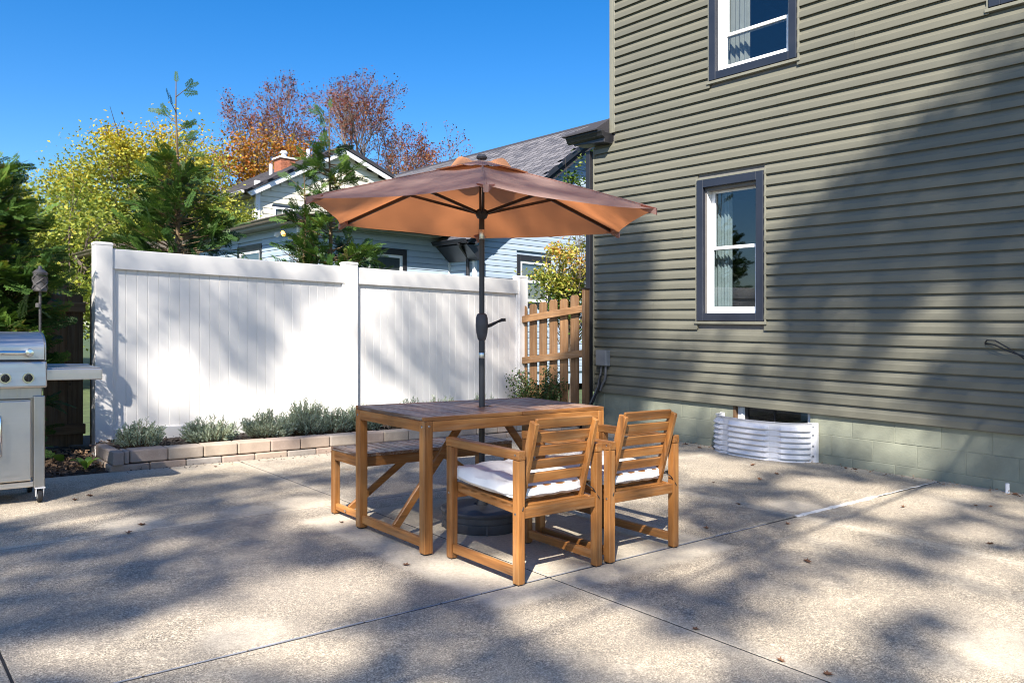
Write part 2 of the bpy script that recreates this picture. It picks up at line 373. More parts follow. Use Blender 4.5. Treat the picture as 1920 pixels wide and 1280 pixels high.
# mulch chips in the bed (uncountable)
def chips(name,n,xr,yr,z,m,size):
    V=[];F=[]
    for k in range(n):
        c=np.array([random.uniform(*xr),random.uniform(*yr),z+random.uniform(-.006,.02)])
        a=RNG.normal(size=3);a/=np.linalg.norm(a);a[2]*=.35;bb=np.cross(a,RNG.normal(size=3));bb/=np.linalg.norm(bb)
        l=random.uniform(.4,1.3)*size;w=l*random.uniform(.2,.45);cc=np.cross(a,bb)*w*.4
        n0=len(V); V+= [c-a*l-bb*w,c+a*l-bb*w,c+a*l*.9+bb*w,c-a*l*.9+bb*w,c+cc]
        F+=[(n0,n0+1,n0+4),(n0+1,n0+2,n0+4),(n0+2,n0+3,n0+4),(n0+3,n0,n0+4)]
    o=npmesh(name,V,F,m,kind='stuff'); return o
M['mulch']=plain('dark_bark_mulch',(.05,.033,.024),.9,.5,30); M['mulch2']=plain('tan_leaf_litter',(.26,.16,.09),.85,.4,25)
chips('bark_mulch',4200,(-1.5,1.66),(7.08,8.6),-.005,M['mulch'],.022)
chips('leaf_litter',900,(.6,1.72),(7.35,8.5),.006,M['mulch2'],.026)
chips('wall_base_litter',700,(7.12,7.345),(1.2,7.0),.004,M['mulch2'],.009)
chips('patio_edge_litter',500,(1.7,6.8),(6.93,7.1),.003,M['mulch'],.008)
chips('planter_mulch',2200,(1.66,7.0),(7.25,8.05),.12,M['mulch'],.02)

# ------------------------------------------------------------------ the sage green house
X0=7.36; WY0,WY1=-1.6,7.2
HOUSE=thing('green_house','two storey house clad in sage green lap siding with navy trimmed windows','house',(0,0,0))
def part(name,mb,m,parent=HOUSE,**k): return mb.build(name,m,parent,**k)
Z0=.477; PITCH=.1165; ZT=6.3
holes=[(4.698,5.549,1.388,2.962),(4.32,5.382,4.045,5.62),(1.35,2.561,4.02,5.6)]    # outer edges of the navy casings
def cut(y0,y1,z0,z1):
    iv=[(y0,y1)]
    for a,c,zb,zt in holes:
        if z0<zt-.004 and z1>zb+.004:
            o=[]
            for p,q in iv:
                if c<=p or a>=q:o.append((p,q))
                else:
                    if a>p:o.append((p,a))
                    if c<q:o.append((c,q))
            iv=o
    return iv
def course(y0,y1,z,h,wig=0):
    o=.0285+wig
    pr=[(0,.014),(o-.0045,.011),(o-.003,0),(o,0),(o+.001,.004),(o-.002,h*.50),(o-.010,h*.60),(.0055,h*.93),(.004,h+.006),(0,h+.006)]
    b=MB(); b.prism([(X0-x,z+zz) for x,zz in pr],y0,y1,'y'); return b
k=0; z=Z0
while z<ZT-.01:
    top=min(z+PITCH,ZT); yend=7.165 if z<3.6 else 6.81
    # a panel is two laps tall; seams staggered per panel
    seams=[(3.05,1.0),(.4,4.55),(5.75,2.15),(3.72,-.3),(1.5,6.2),(2.55,.1)][(k//2)%6]
    for p,q in cut(WY0,yend,z,top):
        ys=sorted([p,q]+[s for s in seams if p+.15<s<q-.15])
        for i in range(len(ys)-1):
            part('siding_board',course(ys[i]+(.0006 if i else 0),ys[i+1]+(0 if i<len(ys)-2 else 0),z+random.uniform(-.0006,.0006),PITCH,random.uniform(-.0006,.0012)+(.0012 if i%2 else 0)),M['green'])
    z+=PITCH; k+=1
# structural wall behind, with openings
inner=[(4.80,5.44,1.47,2.84),(4.40,5.302,4.135,5.54),(1.43,2.48,4.11,5.52)]
def wallgrid(x0,x1,y0,y1,z0,z1,ho):
    ys=sorted({y0,y1,*[v for h in ho for v in h[:2] if y0<v<y1]}); zs=sorted({z0,z1,*[v for h in ho for v in h[2:] if z0<v<z1]})
    b=MB()
    for i in range(len(ys)-1):
        for j in range(len(zs)-1):
            cy,cz=(ys[i]+ys[i+1])/2,(zs[j]+zs[j+1])/2
            if any(h[0]<cy<h[1] and h[2]<cz<h[3] for h in ho): continue
            b.box(x0,x1,ys[i],ys[i+1],zs[j],zs[j+1])
    return b
part('wall',wallgrid(X0+.001,X0+.14,WY0,6.85,.47,ZT,inner),M['room'])
b=MB(); b.box(X0+.001,X0+.14,6.85,7.18,.47,3.62); part('wall',b,M['room'])
b=MB(); b.box(X0+.14,14,7.05,7.19,0,3.62); b.box(X0+.14,14,6.72,6.86,3.62,ZT); b.box(X0+.14,14,WY0,WY0+.12,0,ZT); b.box(13.9,14,WY0+.12,6.72,0,ZT); part('wall',b,M['greentrim'])
b=MB(); b.box(X0+.14,13.9,WY0+.12,6.72,ZT-.1,ZT); b.box(X0+.14,13.9,WY0+.12,6.72,3.2,3.42); b.box(X0+.14,13.9,WY0+.12,7.05,.5,.62); part('floor',b,M['room'])
b=MB(); b.prism([(X0-.26,ZT-.02),(10.7,ZT+2.3),(14.3,ZT-.02),(14.3,ZT+.1),(10.7,ZT+2.45),(X0-.26,ZT+.12)],WY0-.3,7.1,'y'); part('roof',b,M['shingledark'])
# corner posts
b=MB(); b.box(X0-.026,X0+.05,6.812,6.90,3.735,ZT); b.box(X0-.030,X0-.026,6.845,6.868,3.735,ZT); part('corner_trim',b,M['greentrim'],bevel=.003)
b=MB(); b.box(X0-.026,X0+.05,7.166,7.19,Z0,3.6); part('corner_trim',b,M['greentrim'],bevel=.003)
# eave return with its gutter and black downspout
b=MB(); b.prism([(6.86,3.60),(7.40,3.64),(7.47,3.73),(7.47,3.745),(6.86,3.735)],X0-.16,X0+.05,'x'); part('eave_box',b,M['black'],bevel=.006)
b=MB(); b.prism([(X0-.165,3.655),(X0-.20,3.675),(X0-.21,3.705),(X0-.226,3.73),(X0-.226,3.745),(X0-.16,3.745),(X0-.16,3.655)],6.85,7.49,'y'); part('gutter',b,M['black'],bevel=.004)
b=MB(); b.add([(X0-.255,7.53,3.748),(X0-.255,6.905,3.748),(X0+.05,6.905,3.748),(X0+.05,7.53,3.748),(X0+.045,6.905,3.96),(X0-.255,7.53,3.762),(X0-.255,6.905,3.762)],[(0,1,6,5),(5,6,4),(0,5,4,3),(0,3,2,1),(1,2,4,6)]); part('return_roof',b,M['shingledark'])
b=MB(); b.box(X0-.075,X0-.012,7.195,7.275,.02,3.56); part('downspout',b,M['black'],bevel=.01,seg=2)
# foundation of painted blocks
for r_,(za,zb) in enumerate(((-.1,.078),(.078,.278),(.278,.476))):
    y=WY0-(.2 if r_%2 else 0)+.09
    while y<7.19:
        y2=min(y+.406,7.19)
        segs=[(max(y,WY0),y2)]
        if zb>.12:
            out=[]
            for p,q in segs:
                if q<=4.2 or p>=5.075: out.append((p,q))
                else:
                    if p<4.2: out.append((p,4.2))
                    if q>5.075: out.append((5.075,q))
            segs=out
        for p,q in segs:
            if q-p<.03: continue
            b=MB(); j=random.uniform(-.002,.002); b.box(X0+.012+j,X0+.16,p+.0015,q-.0015,za+.0015,zb-.0015); part('foundation_block',b,M['found'],bevel=.004,seg=2)
        y+=.406
b=wallgrid(X0+.0155,X0+.1,WY0,7.185,-.1,.475,[(4.2,5.075,.08,.6)]); part('mortar',b,M['found'])
b=MB(); b.box(X0+.02,X0+.3,4.205,5.07,-.1,.08); part('sill_block',b,M['found'])
# windows
def window(y0,y1,z0,z1,rail,cur,wht=.05):
    c=.088; b=MB()
    t=X0-.046
    b.box(t,X0+.02,y0,y0+c,z0,z1); b.box(t,X0+.02,y1-c,y1,z0,z1); b.box(t,X0+.02,y0+c,y1-c,z0,z0+c); b.box(t,X0+.02,y0+c,y1-c,z1-c,z1)
    w=part('window',b,M['navy'],bevel=.004)
    j=.024; b=MB(); t2=X0-.030                                    # sage channel round the casing
    b.box(t2,X0,y0-j,y0-.002,z0-j,z1+j); b.box(t2,X0,y1+.002,y1+j,z0-j,z1+j); b.box(t2-.012,X0,y0-j-.01,y1+j+.01,z0-j-.01,z0-.004); b.box(t2,X0,y0-.002,y1+.002,z1+.002,z1+j)
    b.build('channel_trim',M['greentrim'],w,bevel=.003)
    a0,a1,b0,b1=y0+c,y1-c,z0+c,z1-c
    b=MB(); q=.022; xx=X0+.02                                       # jamb liner
    b.box(xx-.012,xx+.10,a0,a0+q,b0,b1); b.box(xx-.012,xx+.10,a1-q,a1,b0,b1); b.box(xx-.012,xx+.10,a0+q,a1-q,b0,b0+q); b.box(xx-.012,xx+.10,a0+q,a1-q,b1-q,b1)
    b.build('frame',M['vinyl'],w,bevel=.002)
    def sash(x,za,zb,bot):
        s=MB(); f=wht
        s.box(x,x+.03,a0+q,a0+q+f,za,zb); s.box(x,x+.03,a1-q-f,a1-q,za,zb); s.box(x,x+.03,a0+q+f,a1-q-f,za,za+bot); s.box(x,x+.03,a0+q+f,a1-q-f,zb-.036,zb)
        s.build('sash',M['vinyl'],w,bevel=.003)
        g=MB(); g.box(x+.012,x+.016,a0+q+f-.004,a1-q-f+.004,za+bot-.004,zb-.032); g.build('pane',M['glass'],w)
    sash(X0+.055,b0+q,rail+.02,.05); sash(X0+.088,rail-.018,b1-q,.036)
    # curtain panel: pleated cloth hanging inside at the far side
    for (ya,yb,m) in cur:
        n=26; V=[];F=[]
        for i in range(n+1):
            y=ya+(yb-ya)*i/n; x=X0+.20+.022*math.sin(i*1.35)+.012*math.sin(i*.6+1)
            V+=[(x,y,b0-.25),(x+.004,y,b1+.1)]
        F=[(2*i,2*i+2,2*i+3,2*i+1) for i in range(n)]
        cc=MB(); cc.add(V,F); cc.build('curtain',M[m],w,smooth=True)
    return w
window(4.698,5.549,1.388,2.962,2.198,[(5.25,5.50,'curtain')])
w2=window(4.32,5.382,4.045,5.62,4.53,[(5.02,5.36,'curtain2')],.06)
window(1.35,2.561,4.02,5.6,4.6,[(2.2,2.5,'curtain')])
# a leafy plant inside the upper window
b=MB()
for i in range(9):
    a=i*.7; p=Vector((X0+.25,4.72,4.10)); d=Vector((random.uniform(-.02,.05),math.cos(a)*.13,abs(math.sin(a))*.08+.07))
    s=Vector((.0,-d.z,d.y))*.25; b.add([p,p+d*.5+s,p+d,p+d*.5-s],[(0,1,2,3)])
b.build('leafy_plant',M['hosta'],w2)
# basement window behind the well
b=MB(); xx=X0+.05
b.box(xx,xx+.05,4.205,4.25,.08,.475); b.box(xx,xx+.05,4.985,5.07,.08,.475); b.box(xx,xx+.05,4.25,4.985,.08,.12); b.box(xx-.01,xx,5.0,5.02,.08,.475)
bw=part('basement_window',b,M['vinyl'],bevel=.004)
b=MB(); b.box(xx+.02,xx+.026,4.25,4.985,.12,.475); b.build('pane',M['glass'],bw)
b=MB(); b.box(xx+.012,xx+.034,4.945,4.985,.12,.475); b.box(xx+.012,xx+.034,4.62,4.64,.12,.475); b.build('sash',M['black'],bw)
b=MB(); b.box(X0+.01,X0+.05,5.07,5.10,.08,.47); part('wood_buck',b,M['firz'])
# corrugated galvanised window well
b=MB(); n=40; rz=0.56; cy=4.687; ry=.535; dx=.36
def wp(th,off): return (X0-.0-(dx+off)*math.sin(th)**.75 if math.sin(th)>0 else X0, cy+(ry+off)*math.cos(th))
zs=[];nr=7; zb=-.03; zt=.385
prof=[]                                                             # (z, bulge)
for r_ in range(nr):
    zq=zb+(zt-.03-zb)*r_/nr; h=(zt-.03-zb)/nr
    prof+=[(zq,.0),(zq+h*.08,.030),(zq+h*.22,.032),(zq+h*.82,.010),(zq+h*.95,.0)]
prof+=[(zt-.03,0),(zt-.006,0),(zt-.004,.012),(zt,.012),(zt,-.008)]
V=[];F=[]
ths=[math.pi*i/n*.998+.001 for i in range(n+1)]
flat=[any(abs(i-q)<=1 for q in (0,13,27,n)) for i in range(n+1)]
for z_,o_ in prof:
    for i,th in enumerate(ths):
        f_=0.15 if (flat[i] and z_<zt-.03) else 1
        x,y=wp(th,o_*f_); V.append((x,y,z_))
for a in range(len(prof)-1):
    for i in range(n): F.append((a*(n+1)+i,a*(n+1)+i+1,(a+1)*(n+1)+i+1,(a+1)*(n+1)+i))
b.add(V,F); ww=b.build('window_well',M['galv'],HOUSE)
sd=ww.modifiers.new('s','SOLIDIFY'); sd.thickness=.004
b=MB(); b.box(X0-.05,X0-.0,4.10,4.16,-.02,.388); b.box(X0-.01,X0+.008,5.2,5.26,-.02,.388); b.build('flange',M['galv'],ww,bevel=.004)
b=MB()
for z_ in (.06,.16,.27,.35): b.lathe([(.0,-.006),(.009,-.005),(.010,.0)],8,(X0-.052,4.13,z_),'x')
b.build('rivet',M['grey'],ww)
# junction box, conduit and cables at the corner
b=MB(); b.box(X0-.10,X0-.018,6.885,7.065,.815,1.012); jb=part('junction_box',b,M['grey'],bevel=.008,seg=2)
b=MB(); b.box(X0-.106,X0-.10,6.89,7.06,.82,1.008); b.build('cover',M['grey'],jb,bevel=.004)
b=MB(); b.tube([(X0-.06,6.93,.815),(X0-.06,6.93,.72),(X0-.055,6.95,.64),(X0-.05,7.0,.58),(X0-.045,7.04,.5)],.016,10); part('conduit',b,M['conduit'],smooth=True)
for o_,r_ in ((0,.013),(.03,.011),(.055,.012)):
    b=MB(); b.tube([(X0-.06,7.0+o_*.3,.815),(X0-.06,7.02,.70),(X0-.07,7.05-o_*.4,.56),(X0-.10,7.09,.44-o_),(X0-.13,7.16,.28-o_),(X0-.16+o_,7.25,.10),(X0-.17+o_,7.32,-.02)],r_,8); part('cable',b,M['rubber' if o_ else 'conduit'],smooth=True)
# loose cable ends near the right
for q,z_ in enumerate((1.212,1.205)):
    b=MB(); b.tube([(X0-.018,2.60,z_),(X0-.05,2.57,z_+.03-q*.02),(X0-.075,2.50,z_+.028-q*.03),(X0-.08,2.40,z_-.03-q*.02),(X0-.07,2.28,z_-.12+q*.03),(X0-.05,2.0,z_-.16),(X0-.03,1.6,z_-.1)],.0055,6); part('loose_cable',b,M['rubber'],smooth=True)
b=MB(); b.lathe([(.016,-.02),(.016,.075),(.012,.078)],12,(X0-.10,2.40,0)); part('vent_pipe',b,M['vinyl'],smooth=True)
# service wire from a far pole; its shadow crosses the wall
A=Vector((X0-.02,1.2,2.97)); Q=Vector((-1.4,-1.6,6.2)); Q2=A+(Q-A)*2.1
b=MB(); b.tube([A+(Q2-A)*t for t in (0,.25,.5,.75,1)],.013,8); wire=b.build('service_wire',M['rubber']); tag(wire,'black overhead service wire running from the green house to a wooden pole','wire')
b=MB(); b.tube([(Q2.x,Q2.y,-.2),(Q2.x,Q2.y,5),(Q2.x,Q2.y,Q2.z+.6)],[.14,.12,.10],12); p=b.build('utility_pole',M['bark'],smooth=True); tag(p,'tall brown wooden utility pole holding the black service wire','utility pole')

# ------------------------------------------------------------------ white vinyl privacy fence
FY=8.1
FEN=thing('white_vinyl_fence','white vinyl privacy fence of two tongue and groove panels behind the planter','fence',(0,0,0))
def post(x0,x1,zt=1.97):
    b=MB(); b.box(x0,x1,FY,FY+.145,-.05,zt-.012); b.box(x0-.004,x1+.004,FY-.004,FY+.149,zt-.03,zt-.006); b.box(x0+.004,x1-.004,FY+.004,FY+.141,zt-.006,zt); b.build('post',M['fencewhite'],FEN,bevel=.005,seg=2)
post(1.735,1.886); post(4.30,4.455); post(6.872,7.02)
for xa,xb in ((1.886,4.30),(4.455,6.872)):
    b=MB(); b.box(xa,xb,FY+.02,FY+.125,1.724,1.914); b.build('rail',M['fencewhite'],FEN,bevel=.006,seg=2)
    b=MB(); b.box(xa,xb,FY+.02,FY+.125,.068,.222); b.build('rail',M['fencewhite'],FEN,bevel=.006,seg=2)
    for x_ in (xa,xb-.028): b=MB(); b.box(x_,x_+.028,FY+.03,FY+.115,.222,1.724); b.build('side_channel',M['fencewhite'],FEN,bevel=.004)
    n=24; w=(xb-xa-.056)/n
    for i in range(n):
        x=xa+.028+i*w; b=MB(); b.prism([(x+.0005,FY+.0565),(x+.004,FY+.053),(x+w-.004,FY+.053),(x+w-.0005,FY+.0565),(x+w-.0008,FY+.09),(x+.0008,FY+.09)],.222,1.724,'z'); b.build('board',M['fencewhite'],FEN)
    b=MB(); b.box(xa+.02,xb-.02,FY+.062,FY+.085,.22,1.726); b.build('tongue',M['fencewhite'],FEN)
# ------------------------------------------------------------------ wooden picket fences
def picket(b,x,y,z0,z1,w,t,ax):
    c=.03; pr=[(-w/2,z0),(w/2,z0),(w/2,z1-c),(w/2-c*.9,z1),(-w/2+c*.9,z1),(-w/2,z1-c)]
    if ax=='x': b.prism([(x+p,q) for p,q in pr],y-t/2,y+t/2,'y')
    else: b.prism([(y+p,q) for p,q in pr],x-t/2,x+t/2,'x')
PF=thing('picket_fence','brown dog eared picket fence rising towards the corner of the green house','fence',(0,0,0))
y0,y1=8.08,6.945; xf=6.965; rise=(1.532-1.399)/(8.049-6.982)
def zz(y,z): return z+(8.05-y)*rise
for zc in (1.385,.835):
    b=MB(); x_=xf-.03; b.add([(x_-.02,y0+.05,zz(y0,zc)-.045),(x_+.018,y0+.05,zz(y0,zc)-.045),(x_+.018,y0+.05,zz(y0,zc)+.045),(x_-.02,y0+.05,zz(y0,zc)+.045),(x_-.02,y1,zz(y1,zc)-.045),(x_+.018,y1,zz(y1,zc)-.045),(x_+.018,y1,zz(y1,zc)+.045),(x_-.02,y1,zz(y1,zc)+.045)],[(0,1,2,3),(7,6,5,4),(0,4,5,1),(1,5,6,2),(2,6,7,3),(3,7,4,0)])
    b.build('rail',M['firy'],PF,bevel=.004)
for i in range(6):
    y=8.13-i*.197; b=MB(); picket(b,xf+.005,y,-.02+zz(y,.02)-.02,zz(y,1.57)+random.uniform(-.012,.012),.142,.018,'y'); b.build('picket',M['firz'],PF,bevel=.002)
b=MB(); b.box(xf-.075,xf+.015,6.895,6.943,-.05,1.755); b.build('post',M['firz'],PF,bevel=.005)
b=MB(); b.box(xf-.082,xf+.022,6.888,6.950,1.756,1.772); b.build('post_cap',M['bronze'],PF,bevel=.003)
LF=thing('wooden_fence','weathered brown picket fence behind the evergreen at the white fence end','fence',(0,0,0))
for zc in (1.365,.70,.16):
    b=MB(); b.box(-4,1.80,8.80,8.84,zc-.05,zc+.05); b.build('rail',M['firx'],LF,bevel=.004)
x=1.92
while x>-3.9:
    b=MB(); picket(b,x,8.852,.0,1.50+random.uniform(-.012,.012),.14,.018,'x'); b.build('picket',M['firz'],LF,bevel=.002); x-=.205
for x in (-3.2,-.8,1.62):
    b=MB(); b.box(x-.045,x+.045,8.865,8.955,-.05,1.6); b.build('post',M['firz'],LF,bevel=.004)

# ------------------------------------------------------------------ planter wall of tumbled blocks
PW=thing('planter_wall','low two course planter edging of tumbled tan and rose blocks','garden edging',(0,0,0))
py=7.12; 
def blk(x0,x1,y0,y1,z0,z1):
    b=MB(); j=lambda:random.uniform(-.004,.004)
    b.box(x0+.003,x1-.003,y0+j(),y1,z0+.002,z1-.002+j()*.6); b.build('wall_block',M['block'],PW,bevel=.011,seg=2)
up=[1.788,2.093,2.394,2.698,3.008,3.304,3.61]; lo=[1.634,1.947,2.244,2.553,2.856,3.17,3.463]
while up[-1]<6.8: up.append(up[-1]+random.uniform(.285,.31))
while lo[-1]<6.8: lo.append(lo[-1]+random.uniform(.285,.31))
blk(1.645,1.735,7.07,7.40,.05,.165); blk(1.74,1.788,py,py+.17,.05,.163)
for i in range(len(up)-1): blk(up[i],up[i+1],py,py+.17,.055,.163)
for i in range(len(lo)-1): blk(lo[i],lo[i+1],py-.005,py+.17,-.06,.052)
blk(1.64,1.80,7.34,7.62,-.06,.05); blk(1.648,1.74,7.405,7.70,.05,.16)
b=MB(); b.box(1.74,6.9,7.28,8.1,-.05,.11); b.build('soil',M['soil'],PW)
# ------------------------------------------------------------------ dining table
TB=thing('dining_table','oiled wood outdoor dining table with slatted top and crossed braces','table',(3.0835,3.9875,0))
L,Wd,TH=1.396,.765,.75; hx,hy=L/2,Wd/2
def bbox(name,m,par,x0,x1,y0,y1,z0,z1,bev=.0035):
    b=MB(); b.box(x0,x1,y0,y1,z0,z1); return b.build(name,m,par,bevel=bev,seg=2)
def bolts(par,pts,axis='y',r=.007,m='silver'):
    b=MB()
    for p in pts: b.lathe([(0,-.002),(r*.7,-.002),(r,-.0005),(r,.003)],10,p,axis)
    return b.build('bolt_heads',M[m],par)
lg=.054
for sx in(-1,1):
    for sy in(-1,1):
        x=sx*(hx-lg/2);y=sy*(hy-lg/2); bbox('leg',M['oakz'],TB,x-lg/2,x+lg/2,y-lg/2,y+lg/2,.008,.727)
        bbox('foot_pad',M['rubber'],TB,x-.022,x+.022,y-.022,y+.022,0,.008,0)
for sy in(-1,1):
    y=sy*(hy-.013); bbox('apron',M['oakx'],TB,-hx+lg+.001,hx-lg-.001,y-.013,y+.013,.668,.727)
for sx in(-1,1):
    x=sx*(hx-.013); bbox('apron',M['oaky'],TB,x-.013,x+.013,-hy+lg+.001,hy-lg-.001,.668,.727)
    x=sx*(hx-.027); bbox('stretcher',M['oaky'],TB,x-.014,x+.014,-hy+lg+.001,hy-lg-.001,.035,.085)
    b=MB(); b.beam((sx*(hx-.05),0,.075),(sx*.17,0,.655),.024,.046); b.build('brace',M['oakx'],TB,bevel=.003)
bbox('center_beam',M['oakx'],TB,-.19,.19,-.038,-.014,.618,.668); bbox('center_beam',M['oakx'],TB,-.19,.19,.014,.038,.618,.668)
bbox('cross_rail',M['oaky'],TB,-.21,-.17,-hy+.028,hy-.028,.669,.72); bbox('cross_rail',M['oaky'],TB,.17,.21,-hy+.028,hy-.028,.669,.72)
bolts(TB,[(-.165,-.040,.643),(.165,-.040,.643),(-hx+.03,-hy-.001,.70)]); bolts(TB,[(-hx-.001,-hy+.027,.695),(-hx-.001,hy-.027,.695)],'x')
for x0,x1 in((-hx,-.0015),(.0015,hx)):
    for sy in(-1,1): y=sy*(hy-.014); bbox('top_rim',M['oakx'],TB,x0,x1,y-.014,y+.014,.728,.75)
for sx in(-1,1): x=sx*(hx-.014); bbox('top_rim',M['oakworny'],TB,x-.014,x+.014,-hy+.029,hy-.029,.728,.75)
xs=[]; n=20; w=(2*hx-.058)/n
for i in range(n):
    x=-hx+.029+i*w
    if abs(x+w/2)<.05 : pass
    lo_,hi_=x+.004,x+w-.004
    if lo_<.024 and hi_>-.024 :
        bbox('slat',M['oakworny'],TB,lo_,hi_,-hy+.030,-.045,.731,.7495,.003); bbox('slat',M['oakworny'],TB,lo_,hi_,.02,hy-.030,.731,.7495,.003)
    else: bbox('slat',M['oakworny'],TB,lo_,hi_,-hy+.030,hy-.030,.731+random.uniform(-.001,.0005),.7495+random.uniform(-.001,.0003),.003)
# ------------------------------------------------------------------ bench
BN=thing('bench','low slatted wooden bench pushed under the far side of the table','bench',(3.055,4.605,0))
L,Wd=1.235,.385; hx,hy=L/2,Wd/2; lg=.044
for sx in(-1,1):
    for sy in(-1,1):
        x=sx*(hx-lg/2);y=sy*(hy-lg/2); bbox('leg',M['oakz'],BN,x-lg/2,x+lg/2,y-lg/2,y+lg/2,.006,.418)
        bbox('foot_pad',M['rubber'],BN,x-.018,x+.018,y-.018,y+.018,0,.006,0)
for sy in(-1,1):
    y=sy*(hy-.012); bbox('apron',M['oakx'],BN,-hx+lg+.001,hx-lg-.001,y-.012,y+.012,.358,.418)
    bbox('top_rim',M['oakworny'],BN,-hx,hx,y-.012,y+.012,.419,.44)
for sx in(-1,1):
    x=sx*(hx-.012); bbox('apron',M['oaky'],BN,x-.012,x+.012,-hy+lg+.001,hy-lg-.001,.358,.418)
    bbox('top_rim',M['oakworny'],BN,x-.012,x+.012,-hy+.025,hy-.025,.419,.44)
    x=sx*(hx-.022); bbox('stretcher',M['oaky'],BN,x-.012,x+.012,-hy+lg+.001,hy-lg-.001,.03,.072)
    b=MB(); b.beam((sx*(hx-.035),0,.062),(sx*.14,0,.36),.022,.042); b.build('brace',M['oakx'],BN,bevel=.003)
bbox('center_beam',M['oakx'],BN,-.16,.16,-.034,-.013,.325,.357)
n=18; w=(2*hx-.05)/n
for i in range(n):
    x=-hx+.025+i*w; bbox('slat',M['oakworny'],BN,x+.0035,x+w-.0035,-hy+.0255,hy-.0255,.421,.4395+random.uniform(-.001,.0004),.003)
bolts(BN,[(-hx-.001,0,.052)],'x')
# ------------------------------------------------------------------ armchairs
def armchair(loc,label,cushion=True):
    C=thing('armchair',label,'chair',loc,0,'slatted wooden armchairs')
    hw=.285; yr,yf=-.30,.30; lg=.044                 # sits with its back towards -y
    hw=.29
    for sx in(-1,1):
        for y in(yr+lg/2,yf-lg/2):
            x=sx*(hw-lg/2); bbox('leg',M['oakz'],C,x-lg/2,x+lg/2,y-lg/2,y+lg/2,.006,.604)
            bbox('foot_pad',M['rubber'],C,x-.016,x+.016,y-.016,y+.016,0,.006,0)
        x=sx*(hw-lg/2)
        bbox('armrest',M['oaky'],C,x-lg/2-.002,x+lg/2+.002,yr-.002,yf+.004,.605,.650)
        bbox('sled_rail',M['oaky'],C,x-.013,x+.013,yr+lg+.001,yf-lg-.001,.035,.082)
        xi=sx*(hw-lg-.014)
        b=MB(); b.beam((xi,yf-.03,.385),(xi,yr+.03,.350),.024,.050); b.build('seat_rail',M['oaky'],C,bevel=.003)
        xs_=sx*(hw-lg-.040)
        b=MB(); b.beam((xs_,yr+.095,.36),(xs_,yr-.025,.788),.026,.050,(0,1,0)); b.build('back_stile',M['oakz'],C,bevel=.003)
    bbox('cross_rail',M['oakx'],C,-hw+lg+.001,hw-lg-.001,yr+.008,yr+.034,.318,.372)
    bbox('cross_rail',M['oakx'],C,-hw+lg+.001,hw-lg-.001,yf-.036,yf-.010,.325,.385)
    for i in range(6):
        t=(.075+i*.163); z0_=.36+(.788-.36)*t+.012; y=yr+.095-.12*t-.001
        xi=hw-lg-.0535
        dz=.052
        b=MB(); b.beam((-xi,y,z0_+dz/2),(xi,y,z0_+dz/2),dz,.016,(0,1,.28)); b.build('back_slat',M['oakx'],C,bevel=.003)
    for i in range(6):
        y=yr+.085+i*.082; z=.362+(y-yr)*.055; xi=hw-lg-.002
        b=MB(); b.beam((-xi,y,z),(xi,y,z),.058,.016); b.build('seat_slat',M['oakx'],C,bevel=.003)
    b=MB()
    for sx in(-1,1):
        for p in((sx*(hw+.0005),yr+.022,.63),(sx*(hw+.0005),yf-.022,.355),(sx*(hw+.0005),yr+.022,.345)): b.lathe([(0,-.002),(.006,-.0015),(.007,.002)],10,p,'x')
    b.build('bolt_heads',M['silver'],C)
    return C
ch1=armchair((2.757,3.2175,0),'slatted armchair with white seat cushion, standing in front of the table\'s left half')
ch2=dup(ch1,(3.394,3.2175,0),'slatted armchair nearer the green house, standing at the table\'s right end','slatted wooden armchairs')
def cushion(loc,label):
    C=thing('seat_cushion',label,'cushion',loc,0,'white seat cushions')
    n=36; V=[];F=[]; a,bq,t=.262,.285,.050
    for i in range(n+1):
        for j in range(n+1):
            x=-1+2*i/n; y=-1+2*j/n
            # rounded square outline
            k=1/ max(1,(abs(x)**5+abs(y)**5)**.2*1.0) 
            ed=max(0,1-max(abs(x),abs(y))**6)
            puff=t*ed**.42; wr=.006*math.sin(x*7+y*3)*ed+.005*math.sin(y*11-x*4)*ed+.004*math.sin(x*17+y*6)*ed*(1-ed)*4; k*=(1+.10*max(0,1-abs(y-.15)*1.3)*abs(x)) if abs(x)>.5 else 1
            V.append((x*a*k,y*bq*k,puff+wr))
    m=(n+1)**2
    for v in list(V): V.append((v[0],v[1],-max(0,v[2])*.62))
    for i in range(n):
        for j in range(n):
            q=(i*(n+1)+j,(i+1)*(n+1)+j,(i+1)*(n+1)+j+1,i*(n+1)+j+1); F.append(q); F.append(tuple(p+m for p in q)[::-1])
    b=MB(); b.add(V,F); b.build('pad',M['cushion'],C,smooth=True)
    b=MB(); pts=[]
    for k in range(65):
        th=2*math.pi*k/64; cx_,sy_=math.cos(th),math.sin(th); q=(abs(cx_)**5+abs(sy_)**5)**-.2; pts.append((cx_*q*a*1.003,sy_*q*bq*1.003,.002*math.sin(k*1.3)))
    b.tube(pts,.0045,6,False); b.build('piping',M['cushion'],C,smooth=True)
    for sx in(-1,1):
        b=MB(); p=Vector((sx*.235,-.255,.0)); b.tube([p,p+Vector((sx*.02,-.03,.012)),p+Vector((sx*.035,-.05,-.02)),p+Vector((sx*.03,-.06,-.06))],.003,6)
        b.tube([p+Vector((sx*.01,0,0)),p+Vector((sx*-.02,-.04,.02)),p+Vector((sx*.0,-.07,.0)),p+Vector((sx*.03,-.09,-.05))],.003,6)
        b.box(p.x+sx*.02-.012,p.x+sx*.02+.012,p.y-.036,p.y-.02,.006,.022); b.build('tie_cord',M['rubber'],C)
    C.rotation_euler=(R(4),0,0)
    return C
cushion((2.757,3.255,.437),'white cushion with black ties on the armchair before the table\'s left half')
c2=cushion((3.394,3.255,.437),'white cushion in the armchair nearer the green house, mostly hidden by wood')
